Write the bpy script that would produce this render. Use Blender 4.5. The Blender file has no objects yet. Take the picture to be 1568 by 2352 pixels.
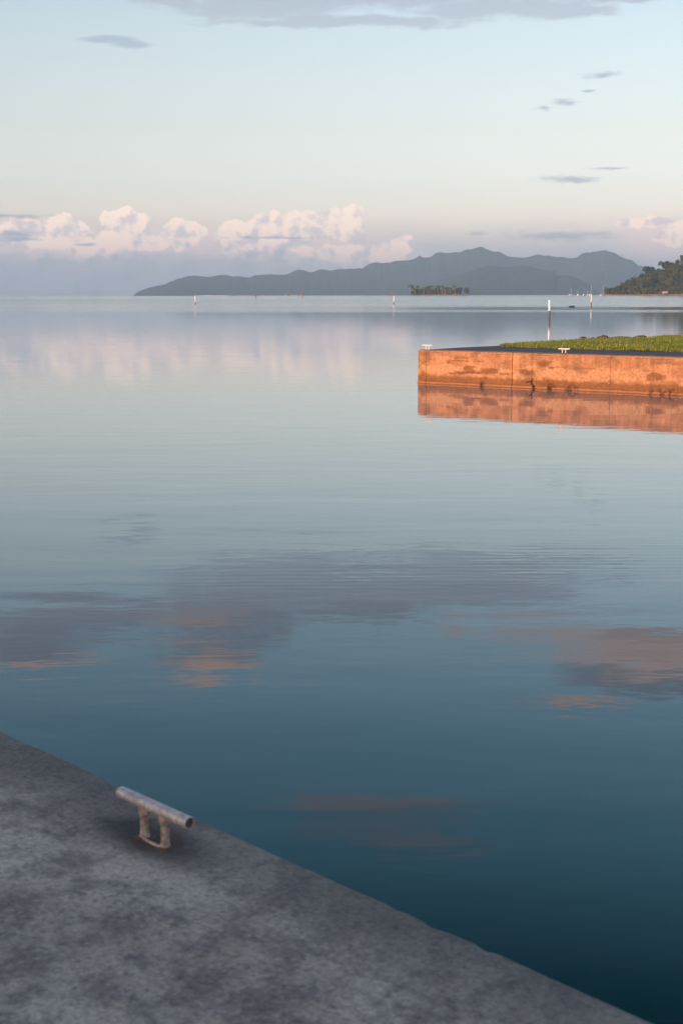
import bpy, math, random
import numpy as np
from math import sin, cos, radians, pi, atan2, sqrt, degrees
from mathutils import Vector, Matrix

random.seed(7)
RNG = np.random.default_rng(7)
sc = bpy.context.scene
COL = sc.collection

# ------------------------------------------------------------------ camera, sky, sun, exposure
CAM_H = 2.57          # eye above the water
QZ = 0.97             # top of the quays above the water
PITCH = 8.704
ROLL = 0.11
FOC = 50.0 / 36.0 * 2352.0
cam_d = bpy.data.cameras.new('camera')
cam_d.sensor_fit = 'VERTICAL'
cam_d.sensor_height = 36.0
cam_d.sensor_width = 24.0
cam_d.lens = 50.0
cam_d.clip_start = 0.1
cam_d.clip_end = 60000.0
cam_d.dof.use_dof = True
cam_d.dof.focus_distance = 42.0
cam_d.dof.aperture_fstop = 7.5
cam = bpy.data.objects.new('camera', cam_d)
COL.objects.link(cam)
cam.location = (0, 0, CAM_H)
cam.matrix_world = (Matrix.Translation((0, 0, CAM_H)) @ Matrix.Rotation(radians(90 - PITCH), 4, 'X')
                    @ Matrix.Rotation(radians(-ROLL), 4, 'Z'))
sc.camera = cam

SUN_AZ = 34.0         # degrees left of straight behind the camera
SUN_EL = 6.5
STR = 0.10
EXPO = 1.1
K = STR * 2 ** EXPO   # sky value -> picture value

world = bpy.data.worlds.new('World')
sc.world = world
world.use_nodes = True
world.cycles.sampling_method = 'MANUAL'
world.cycles.sample_map_resolution = 256
sun_d = bpy.data.lights.new('sun', 'SUN')
sun_d.energy = 2.95
sun_d.angle = radians(0.6)
sun_d.color = (1.0, 0.60, 0.48)
sun = bpy.data.objects.new('sun', sun_d)
COL.objects.link(sun)
_s = Vector((-sin(radians(SUN_AZ)) * cos(radians(SUN_EL)), -cos(radians(SUN_AZ)) * cos(radians(SUN_EL)), sin(radians(SUN_EL))))
sun.rotation_euler = (-_s).to_track_quat('-Z', 'Y').to_euler()
sun.location = _s * 60

sc.view_settings.view_transform = 'Standard'
sc.view_settings.look = 'None'
sc.view_settings.gamma = 1.0
sc.view_settings.use_curve_mapping = False
sc.view_settings.exposure = EXPO
sc.render.engine = 'CYCLES'
sc.cycles.use_denoising = True
sc.cycles.max_bounces = 6
sc.cycles.volume_bounces = 0
sc.cycles.use_fast_gi = False


def lin(r, g, b):
    f = lambda c: (c / 255 / 12.92) if c / 255 <= 0.04045 else ((c / 255 + 0.055) / 1.055) ** 2.4
    return (f(r), f(g), f(b))


class NG:
    """small helper for node maths; every call returns a socket"""
    def __init__(self, nt):
        self.nt = nt
        self.L = nt.links

    def n(self, typ, **kw):
        nd = self.nt.nodes.new(typ)
        for k, v in kw.items():
            setattr(nd, k, v)
        return nd

    def put(self, sock, v):
        if hasattr(v, 'is_output') or isinstance(v, bpy.types.NodeSocket):
            self.L.new(v, sock)
        elif isinstance(v, (tuple, list)) and len(v) == 3 and sock.type == 'RGBA':
            sock.default_value = (*v, 1)
        else:
            sock.default_value = v

    def m(self, op, a, b=None, c=None, clamp=False):
        nd = self.n('ShaderNodeMath', operation=op, use_clamp=clamp)
        self.put(nd.inputs[0], a)
        if b is not None: self.put(nd.inputs[1], b)
        if c is not None: self.put(nd.inputs[2], c)
        return nd.outputs[0]

    def v(self, op, a, b=None):
        nd = self.n('ShaderNodeVectorMath', operation=op)
        self.put(nd.inputs[0], a)
        if b is not None: self.put(nd.inputs[1], b)
        return nd.outputs[1] if op in ('LENGTH', 'DOT_PRODUCT', 'DISTANCE') else nd.outputs[0]

    def xyz(self, x, y, z=0.0):
        nd = self.n('ShaderNodeCombineXYZ')
        self.put(nd.inputs[0], x); self.put(nd.inputs[1], y); self.put(nd.inputs[2], z)
        return nd.outputs[0]

    def sep(self, a):
        nd = self.n('ShaderNodeSeparateXYZ')
        self.put(nd.inputs[0], a)
        return nd.outputs

    def noise(self, vec, scale=1.0, detail=3.0, rough=0.55, dist=0.0, color=False):
        nd = self.n('ShaderNodeTexNoise')
        self.put(nd.inputs['Vector'], vec)
        nd.inputs['Scale'].default_value = scale
        nd.inputs['Detail'].default_value = detail
        nd.inputs['Roughness'].default_value = rough
        nd.inputs['Distortion'].default_value = dist
        return nd.outputs[1 if color else 0]

    def voro(self, vec, scale=1.0, detail=0.0, feature='F1', smooth=None, rough=0.5):
        nd = self.n('ShaderNodeTexVoronoi', feature=feature)
        self.put(nd.inputs['Vector'], vec)
        nd.inputs['Scale'].default_value = scale
        nd.inputs['Detail'].default_value = detail
        nd.inputs['Roughness'].default_value = rough
        nd.normalize = True
        if smooth is not None: nd.inputs['Smoothness'].default_value = smooth
        return nd.outputs['Distance']

    def mr(self, v, a, b, c=0.0, d=1.0, smooth=True):
        nd = self.n('ShaderNodeMapRange', interpolation_type='SMOOTHSTEP' if smooth else 'LINEAR')
        self.put(nd.inputs[0], v)
        self.put(nd.inputs[1], a); self.put(nd.inputs[2], b); self.put(nd.inputs[3], c); self.put(nd.inputs[4], d)
        return nd.outputs[0]

    def mix(self, f, a, b, mode='MIX'):
        nd = self.n('ShaderNodeMix', data_type='RGBA', blend_type=mode)
        self.put(nd.inputs[0], f)
        self.put(nd.inputs[6], a); self.put(nd.inputs[7], b)
        return nd.outputs[2]

    def ramp(self, v, stops, interp='LINEAR'):
        nd = self.n('ShaderNodeValToRGB')
        cr = nd.color_ramp
        cr.interpolation = interp
        while len(cr.elements) < len(stops): cr.elements.new(0.5)
        for e, (p, c) in zip(cr.elements, stops):
            e.position = p
            e.color = (*c, 1)
        self.put(nd.inputs[0], v)
        return nd.outputs[0]

    def bump(self, h, dist=1.0, strength=1.0, normal=None):
        nd = self.n('ShaderNodeBump')
        nd.inputs['Strength'].default_value = strength
        nd.inputs['Distance'].default_value = dist
        self.put(nd.inputs['Height'], h)
        if normal is not None: self.put(nd.inputs['Normal'], normal)
        return nd.outputs[0]


def pix_ray(x, y):
    """direction seen at a point of the photograph (1568 x 2352 frame)"""
    u, v = x - 784.0, 1176.0 - y
    c, s = cos(-radians(ROLL)), sin(-radians(ROLL))
    u, v = u * c - v * s, u * s + v * c
    p = radians(PITCH)
    d = Vector((u / FOC, 1.0, v / FOC))
    return Vector((d.x, d.y * cos(p) + d.z * sin(p), -sin(p) * d.y + cos(p) * d.z))


def azel(x, y):
    d = pix_ray(x, y)
    return degrees(atan2(d.x, d.y)), degrees(atan2(d.z, sqrt(d.x ** 2 + d.y ** 2)))


# ---- the sky: Nishita, with the cloud field laid over it by direction (azimuth, elevation in degrees)
def build_world():
    nt = world.node_tree
    nt.nodes.clear()
    g = NG(nt)
    out = g.n('ShaderNodeOutputWorld')
    bg = g.n('ShaderNodeBackground')
    bg.inputs[1].default_value = STR
    sky = g.n('ShaderNodeTexSky', sky_type='NISHITA', sun_disc=False)
    sky.sun_elevation = radians(SUN_EL)
    sky.sun_rotation = radians(180 + SUN_AZ)
    sky.dust_density = 1.2
    tc = g.n('ShaderNodeTexCoord')
    x, y, z = g.sep(tc.outputs['Generated'])
    el = g.m('MULTIPLY', g.m('ARCSINE', z), 180 / pi)
    az = g.m('MULTIPLY', g.m('ARCTAN2', x, y), 180 / pi)
    # colour grade of the clear sky with elevation
    e01 = g.m('DIVIDE', g.m('MAXIMUM', el, 0.0), 60.0, clamp=True)
    grade = g.ramp(e01, SKY_GRADE)
    col = g.mix(1.0, sky.outputs[0], grade, 'MULTIPLY')
    gain = g.n('ShaderNodeVectorMath', operation='SCALE')
    g.L.new(col, gain.inputs[0]); gain.inputs[3].default_value = 1.25
    col = gain.outputs[0]

    P0 = g.xyz(az, el, 0.0)
    # domain warps
    wA = g.v('SUBTRACT', g.noise(P0, 1.1, 4, 0.6, color=True), (0.5, 0.5, 0.5))
    sc_w = g.n('ShaderNodeVectorMath', operation='SCALE'); g.L.new(wA, sc_w.inputs[0]); sc_w.inputs[3].default_value = 1.0
    Pst = g.xyz(g.m('MULTIPLY', az, 0.32), el, 0.0)
    wB = g.v('SUBTRACT', g.noise(Pst, 1.6, 5, 0.62, color=True), (0.5, 0.5, 0.5))

    def scaled(v, s):
        nd = g.n('ShaderNodeVectorMath', operation='MULTIPLY'); g.L.new(v, nd.inputs[0]); nd.inputs[1].default_value = s
        return nd.outputs[0]
    Pc = g.v('ADD', P0, scaled(wA, (0.55, 0.35, 0)))          # cumulus
    Ps = g.v('ADD', P0, scaled(wB, (2.6, 0.75, 0)))           # stretched layers

    def union(P, items, k=0.25):
        """distance-like field: <1 inside any of the ellipses given as (x,y,rx,ry) in frame pixels"""
        acc = None
        for it in items:
            cx, cy, rx, ry = it[:4]
            refl = len(it) > 4
            if refl:
                a, e = azel(cx, cy); e = -e
            else:
                a, e = azel(cx, cy)
            ra, re = rx / 57.0, ry / 57.0
            d = g.v('SUBTRACT', P, (a, e, 0.0))
            nd = g.n('ShaderNodeVectorMath', operation='MULTIPLY'); g.L.new(d, nd.inputs[0]); nd.inputs[1].default_value = (1 / ra, 1 / re, 0)
            l = g.v('LENGTH', nd.outputs[0])
            acc = l if acc is None else g.m('SMOOTH_MIN', acc, l, k)
        return acc

    def c(r, gg, b):
        q = lin(r, gg, b)
        return tuple(v / K for v in q)

    # billows: cauliflower relief, and the same a little to the side for shading
    bvec = g.v('ADD', P0, scaled(wA, (0.25, 0.22, 0)))
    bil = g.voro(bvec, 0.85, 4.0, 'SMOOTH_F1', 0.22, 0.58)
    bvec2 = g.v('ADD', bvec, (-0.20, 0.26, 0.0))
    bil2 = g.voro(bvec2, 0.85, 4.0, 'SMOOTH_F1', 0.22, 0.58)
    relief = g.m('SUBTRACT', bil2, bil)        # >0 where the surface faces up-left
    soft = g.noise(Pst, 0.9, 4, 0.6)

    clear = col
    # far milky band low over the sea
    lowm = g.mr(g.m('ADD', el, g.m('MULTIPLY', g.m('SUBTRACT', soft, 0.5), 1.0)), 0.9, 3.4, 0.85, 0.0)
    col = g.mix(lowm, col, tuple(1.2 * q for q in c(200, 203, 222)))

    # generic cumulus line all round, outside the frame
    gn = g.noise(g.xyz(g.m('MULTIPLY', az, 0.07), 3.0, 0.0), 1.0, 4, 0.6)
    toph = g.m('SUBTRACT', g.m('MULTIPLY', gn, 9.0), 1.8)
    gd = g.m('ADD', g.m('SUBTRACT', el, toph), g.m('MULTIPLY', bil, 4.0))
    side = g.mr(g.m('ABSOLUTE', az), 14.5, 20.0, 0.0, 1.0)
    gm = g.m('MULTIPLY', g.m('MULTIPLY', g.mr(gd, 0.0, 0.8, 1.0, 0.0), side), g.mr(el, -0.5, 1.6, 0.2, 0.9))
    gcol = g.mix(g.mr(el, 0.3, 3.2), c(200, 202, 212), c(238, 222, 216))
    col = g.mix(gm, col, gcol)

    bank = union(g.v('ADD', P0, scaled(wA, (0.9, 0.5, 0))), [(120, 572, 240, 52), (430, 572, 270, 54), (700, 580, 210, 58), (860, 604, 140, 38), (1540, 560, 130, 46)], 0.35)
    bm_ = g.mr(g.m('ADD', bank, g.m('MULTIPLY', g.m('SUBTRACT', soft, 0.5), 0.9)), 0.50, 1.25, 0.68, 0.0)
    col = g.mix(bm_, col, tuple(1.5 * q for q in c(242, 208, 202)))
    # bright cumulus, lit by the low sun
    lit_items = [(690, 508, 112, 26), (775, 515, 72, 40), (812, 560, 42, 30), (650, 545, 90, 38), (535, 540, 44, 38),
                 (618, 572, 95, 32), (745, 592, 75, 34), (420, 538, 46, 34), (352, 555, 45, 25), (295, 530, 58, 42),
                 (292, 492, 20, 18), (252, 510, 20, 24), (235, 560, 80, 42), (120, 533, 100, 34), (40, 540, 80, 34),
                 (130, 575, 90, 32), (918, 566, 36, 24), (868, 582, 52, 28), (820, 590, 50, 26), (1540, 548, 46, 26), (1500, 512, 80, 14)]
    fl = union(Pc, lit_items, 0.18)
    dl = g.m('ADD', fl, g.m('MULTIPLY', g.m('SUBTRACT', bil, 0.30), 2.6))
    ml = g.mr(dl, 0.92, 1.03, 1.0, 0.0)
    base_l = g.mix(g.mr(el, 0.8, 3.0), tuple(1.85 * q for q in c(255, 210, 196)), tuple(1.60 * q for q in c(255, 226, 204)))
    sh_l = g.mr(g.m('ADD', relief, g.m('MULTIPLY', g.m('SUBTRACT', soft, 0.5), 0.25)), -0.09, 0.05)
    cl = g.mix(sh_l, g.mix(g.mr(el, 0.8, 3.2), tuple(1.30 * q for q in c(212, 200, 210)), tuple(1.28 * q for q in c(232, 214, 214))), base_l)
    col = g.mix(g.m('MULTIPLY', ml, g.mr(el, 0.2, 1.8, 0.35, 0.93)), col, cl)

    # grey-lavender fronts below them
    gray_items = [(285, 618, 60, 34), (350, 600, 100, 20), (60, 610, 130, 34), (600, 598, 95, 22), (652, 588, 26, 18),
                  (480, 618, 200, 30), (720, 618, 90, 22), (180, 640, 220, 40), (30, 545, 60, 12)]
    fg = union(Pc, gray_items, 0.25)
    dg = g.m('ADD', fg, g.m('MULTIPLY', g.m('SUBTRACT', bil, 0.30), 2.2))
    mg = g.mr(dg, 0.74, 1.16, 1.0, 0.0)
    cg = g.mix(sh_l, tuple(1.15 * q for q in c(190, 194, 212)), tuple(1.25 * q for q in c(212, 204, 215)))
    col = g.mix(g.m('MULTIPLY', mg, 0.58), col, cg)
    # a few pink gaps in the fronts
    fp = union(Pc, [(655, 622, 34, 9), (560, 616, 40, 8), (330, 628, 50, 7), (430, 650, 60, 6), (105, 612, 30, 5), (215, 598, 20, 5), (640, 600, 26, 6)], 0.1)
    col = g.mix(g.m('MULTIPLY', g.mr(g.m('ADD', fp, g.m('MULTIPLY', bil, 0.5)), 0.8, 1.2, 1.0, 0.0), 0.7), col, c(233, 215, 211))

    # thin dark bars
    bars = [(35, 537, 46, 6), (50, 549, 30, 4), (190, 560, 24, 3), (640, 545, 110, 3), (1285, 543, 105, 10), (1093, 534, 22, 4),
            (1310, 413, 62, 9), (1395, 387, 36, 3), (1372, 173, 32, 7), (1285, 234, 24, 6), (1240, 250, 16, 4), (1350, 208, 18, 3), (1400, 590, 40, 8), (20, 497, 80, 5)]
    Pb = g.v('ADD', P0, scaled(wB, (1.2, 0.30, 0)))
    fb = union(Pb, bars, 0.1)
    mb = g.mr(g.m('ADD', fb, g.m('MULTIPLY', g.m('SUBTRACT', g.noise(Pst, 5.0, 5, 0.7), 0.5), 3.2)), 0.1, 1.5, 1.0, 0.0)
    col = g.mix(g.m('MULTIPLY', mb, 0.62), col, c(158, 174, 196))

    low_col = col
    col = clear
    fb2 = union(g.v('ADD', P0, scaled(wB, (1.2, 0.30, 0))), [(250, 90, 62, 9), (300, 102, 50, 9)], 0.1)
    col = g.mix(g.m('MULTIPLY', g.mr(fb2, 0.55, 1.25, 1.0, 0.0), 0.5), col, c(158, 174, 196))
    # grey layer high above the frame's top edge, its underside in the frame
    hi = [(560, 18, 190, 20), (700, 40, 80, 14), (900, -10, 260, 26), (1150, 15, 220, 22), (1330, 25, 90, 14), (1400, -10, 120, 14),
          (420, 5, 90, 14),
          (700, 1340, 330, 58, 1), (520, 1425, 190, 76, 1), (180, 1425, 240, 50, 1), (1060, 1350, 260, 56, 1), (840, 1405, 200, 40, 1),
          (60, 1490, 140, 36, 1), (800, 1268, 330, 14, 1), (480, 1510, 120, 30, 1), (1480, 1560, 210, 34, 1), (1480, 1480, 130, 36, 1),
          (870, 1880, 220, 60, 1), (-300, 1420, 260, 80, 1), (1900, 1560, 300, 70, 1), (2500, 1300, 400, 60, 1), (-900, 1250, 400, 50, 1)]
    fh = union(Ps, hi, 0.3)
    soft2 = g.noise(g.xyz(g.m('MULTIPLY', az, 0.55), g.m('MULTIPLY', el, 1.5), 4.0), 1.5, 5, 0.68, 0.3)
    dh = g.m('ADD', g.m('ADD', fh, g.m('MULTIPLY', g.m('SUBTRACT', soft, 0.5), 0.9)), g.m('MULTIPLY', g.m('SUBTRACT', soft2, 0.5), 1.1))
    mh = g.mr(dh, 0.55, 1.22, 1.0, 0.0)
    # grade of the layer: pale near the frame, deeper grey higher up as the sky itself is
    ch = g.ramp(g.m('DIVIDE', el, 30.0, clamp=True), [(0.30, c(186, 194, 207)), (0.37, c(184, 192, 206)), (0.47, c(158, 166, 182)), (0.62, c(160, 154, 164)), (0.8, c(140, 132, 136))])
    mhs = g.m('MULTIPLY', mh, g.ramp(g.m('DIVIDE', el, 30.0, clamp=True), [(0.0, (0.6,) * 3), (0.36, (0.62,) * 3), (0.42, (0.95,) * 3), (0.5, (0.85,) * 3), (0.58, (0.62,) * 3), (0.72, (0.22,) * 3)]))
    col = g.mix(mhs, col, ch)
    peach = [(450, 1435, 100, 26, 1), (480, 1525, 100, 26, 1), (70, 1528, 140, 12, 1), (1200, 1335, 36, 8, 1), (1350, 1462, 230, 34, 1),
             (1480, 1492, 190, 52, 1), (1030, 1450, 40, 14, 1), (1340, 1618, 110, 14, 1), (870, 1850, 230, 30, 1),
             (960, 1940, 150, 24, 1), (1900, 1500, 260, 40, 1), (-300, 1520, 200, 30, 1)]
    fpc = union(Ps, peach, 0.3)
    mp = g.mr(g.m('ADD', fpc, g.m('MULTIPLY', g.m('SUBTRACT', soft2, 0.5), 1.7)), 0.40, 1.5, 1.0, 0.0)
    pcol = g.ramp(g.m('DIVIDE', el, 30.0, clamp=True), [(0.4, c(206, 176, 172)), (0.5, c(244, 206, 192)), (0.6, c(240, 198, 184)), (0.8, c(170, 145, 138))])
    pm = g.ramp(g.m('DIVIDE', el, 30.0, clamp=True), [(0.42, (0.35,) * 3), (0.49, (0.92,) * 3), (0.58, (0.72,) * 3), (0.66, (0.30,) * 3)])
    col = g.mix(g.m('MULTIPLY', mp, pm), col, pcol)
    # below 9.2 degrees only the low clouds are worked out, above only the high ones
    g.L.new(col, bg.inputs[0])
    bg2 = g.n('ShaderNodeBackground')
    bg2.inputs[1].default_value = STR
    g.L.new(low_col, bg2.inputs[0])
    ms = g.n('ShaderNodeMixShader')
    g.L.new(g.m('LESS_THAN', el, 9.2), ms.inputs[0])
    g.L.new(bg.outputs[0], ms.inputs[1]); g.L.new(bg2.outputs[0], ms.inputs[2])
    g.L.new(ms.outputs[0], out.inputs[0])


SKY_GRADE = [(0.0, (1.30, 1.12, 1.95)), (0.04, (1.30, 1.14, 1.92)), (0.068, (1.10, 1.00, 1.46)), (0.105, (1.07, 0.94, 1.12)), (0.17, (1.10, 0.955, 1.035)),
             (0.26, (0.72, 0.85, 0.95)), (0.36, (0.42, 0.72, 0.82)), (0.46, (0.0, 0.27, 0.31)), (0.60, (0.6, 0.75, 1.0)), (1.0, (1.35, 1.25, 1.55))]
build_world()


# ------------------------------------------------------------------ helpers
def link(name, me, mat=None, parent=None, **tags):
    o = bpy.data.objects.new(name, me)
    COL.objects.link(o)
    if mat is not None and me is not None and not me.materials:
        for q in (mat if isinstance(mat, (list, tuple)) else [mat]):
            me.materials.append(q)
    if parent is not None: o.parent = parent
    for k, v in tags.items(): o[k] = v
    return o


def empty(name, loc, rz=0.0, **tags):
    o = bpy.data.objects.new(name, None)
    COL.objects.link(o)
    o.location = loc
    o.rotation_euler = (0, 0, rz)
    o.empty_display_size = 0.2
    for k, v in tags.items(): o[k] = v
    return o


def mesh_np(name, verts, faces, smooth=True, mats=None):
    verts = np.asarray(verts, dtype=np.float64)
    me = bpy.data.meshes.new(name)
    if isinstance(faces, np.ndarray) and faces.ndim == 2:
        k = faces.shape[1]
        n = len(faces)
        me.vertices.add(len(verts))
        me.vertices.foreach_set('co', verts.astype(np.float32).ravel())
        me.loops.add(n * k)
        me.loops.foreach_set('vertex_index', faces.astype(np.int32).ravel())
        me.polygons.add(n)
        me.polygons.foreach_set('loop_start', np.arange(0, n * k, k, dtype=np.int32))
        me.polygons.foreach_set('loop_total', np.full(n, k, dtype=np.int32))
        if mats is not None: me.polygons.foreach_set('material_index', np.asarray(mats, dtype=np.int32))
        me.update(calc_edges=True)
        me.validate()
    else:
        me.from_pydata([tuple(v) for v in verts], [], [tuple(f) for f in faces])
        if mats is not None:
            for p, i in zip(me.polygons, mats): p.material_index = int(i)
    me.polygons.foreach_set('use_smooth', [smooth] * len(me.polygons))
    me.update()
    return me


def grid_faces(nu, nv, wrap=False):
    i, j = np.meshgrid(np.arange(nu - (0 if wrap else 1)), np.arange(nv - 1), indexing='ij')
    i2 = (i + 1) % nu
    return np.stack([i * nv + j, i2 * nv + j, i2 * nv + j + 1, i * nv + j + 1], -1).reshape(-1, 4)


class MB:
    """collects simple solids into one mesh"""
    def __init__(self): self.v = []; self.f = []; self.mi = []; self.cur = 0

    def add(self, vs, fs):
        b = len(self.v)
        self.v += [tuple(q) for q in vs]
        self.f += [tuple(b + i for i in f) for f in fs]
        self.mi += [self.cur] * len(fs)

    def box(self, c, s, rz=0.0):
        x, y, z = [q / 2 for q in s]
        vs = []
        for dx, dy, dz in [(-1, -1, -1), (1, -1, -1), (1, 1, -1), (-1, 1, -1), (-1, -1, 1), (1, -1, 1), (1, 1, 1), (-1, 1, 1)]:
            px, py = dx * x, dy * y
            vs.append((c[0] + px * cos(rz) - py * sin(rz), c[1] + px * sin(rz) + py * cos(rz), c[2] + dz * z))
        self.add(vs, [(3, 2, 1, 0), (4, 5, 6, 7), (0, 1, 5, 4), (1, 2, 6, 5), (2, 3, 7, 6), (3, 0, 4, 7)])

    def tube(self, pts, rad, n=12, cap=True):
        pts = [Vector(p) for p in pts]
        if not hasattr(rad, '__len__'): rad = [rad] * len(pts)
        vs = []
        for i, p in enumerate(pts):
            d = (pts[min(i + 1, len(pts) - 1)] - pts[max(i - 1, 0)]).normalized()
            up = Vector((0, 0, 1)) if abs(d.z) < 0.9 else Vector((1, 0, 0))
            a = d.cross(up).normalized(); b = d.cross(a).normalized()
            for k in range(n):
                t = 2 * pi * k / n
                vs.append(p + (a * cos(t) + b * sin(t)) * rad[i])
        fs = []
        for i in range(len(pts) - 1):
            for k in range(n):
                k2 = (k + 1) % n
                fs.append((i * n + k, i * n + k2, (i + 1) * n + k2, (i + 1) * n + k))
        if cap:
            fs.append(tuple(range(n)))
            fs.append(tuple((len(pts) - 1) * n + k for k in reversed(range(n))))
        self.add(vs, fs)

    def build(self, name, mat, parent=None, smooth=True, angle=40, **tags):
        me = bpy.data.meshes.new(name)
        me.from_pydata(self.v, [], self.f)
        for p, i in zip(me.polygons, self.mi): p.material_index = i; p.use_smooth = smooth
        me.update()
        if smooth:
            import bmesh
            bm = bmesh.new(); bm.from_mesh(me)
            bmesh.ops.recalc_face_normals(bm, faces=bm.faces)
            for e in bm.edges:
                if len(e.link_faces) == 2 and e.calc_face_angle(0) > radians(angle): e.smooth = False
            bm.to_mesh(me); bm.free()
        return link(name, me, mat, parent, **tags)


# numpy value noise
def _h(ix, iy, iz, seed):
    n = (ix.astype(np.int64) * 374761393 + iy.astype(np.int64) * 668265263 + iz.astype(np.int64) * 2147483647 + seed * 974634777)
    n = (n ^ (n >> 13)) * 1274126177
    n = n ^ (n >> 16)
    return (n & 0xFFFFFF) / float(0xFFFFFF)


def vnoise(x, y, z=0.0, seed=0):
    x, y = np.broadcast_arrays(np.asarray(x, float), np.asarray(y, float))
    z = np.broadcast_to(np.asarray(z, float), x.shape)
    ix, iy, iz = np.floor(x), np.floor(y), np.floor(z)
    fx, fy, fz = x - ix, y - iy, z - iz
    fx, fy, fz = [t * t * t * (t * (t * 6 - 15) + 10) for t in (fx, fy, fz)]
    r = 0
    for dx in (0, 1):
        for dy in (0, 1):
            for dz in (0, 1):
                w = (fx if dx else 1 - fx) * (fy if dy else 1 - fy) * (fz if dz else 1 - fz)
                r = r + w * _h(ix + dx, iy + dy, iz + dz, seed)
    return r * 2 - 1


def fbm(x, y, z=0.0, oct=4, seed=0, gain=0.5):
    r = 0; a = 1.0; f = 1.0; t = 0
    for o in range(oct):
        r = r + a * vnoise(np.asarray(x) * f, np.asarray(y) * f, np.asarray(z) * f, seed + o * 17)
        t += a; a *= gain; f *= 2.03
    return r / t


def sstep(a, b, v):
    t = np.clip((v - a) / (b - a), 0, 1)
    return t * t * (3 - 2 * t)


RE = 6371000.0 * 7 / 6
def sea_z(x, y=None):
    r2 = x * x if y is None else x * x + y * y
    return -r2 / (2 * RE)


def color_attr(me, name, cols):
    ca = me.color_attributes.new(name, 'FLOAT_COLOR', 'POINT')
    a = np.ones((len(me.vertices), 4), dtype=np.float32)
    a[:, :3] = cols
    ca.data.foreach_set('color', a.ravel())


# ------------------------------------------------------------------ materials
def new_mat(name):
    m = bpy.data.materials.new(name)
    m.use_nodes = True
    g = NG(m.node_tree)
    return m, g, m.node_tree.nodes['Principled BSDF']


def simple_mat(name, c, rough=0.7, metal=0.0, var=0.15, scale=8.0, bump=0.0, c2=None):
    m, g, b = new_mat(name)
    geo = g.n('ShaderNodeTexCoord')
    nz = g.noise(geo.outputs['Object'], scale, 4, 0.6)
    a = tuple(q * (1 - var) for q in c); d = tuple(min(1, q * (1 + var)) for q in (c2 or c))
    g.L.new(g.mix(g.mr(nz, 0.3, 0.7), a, d), b.inputs['Base Color'])
    b.inputs['Roughness'].default_value = rough
    b.inputs['Metallic'].default_value = metal
    if bump: g.L.new(g.bump(nz, bump), b.inputs['Normal'])
    return m


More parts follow.
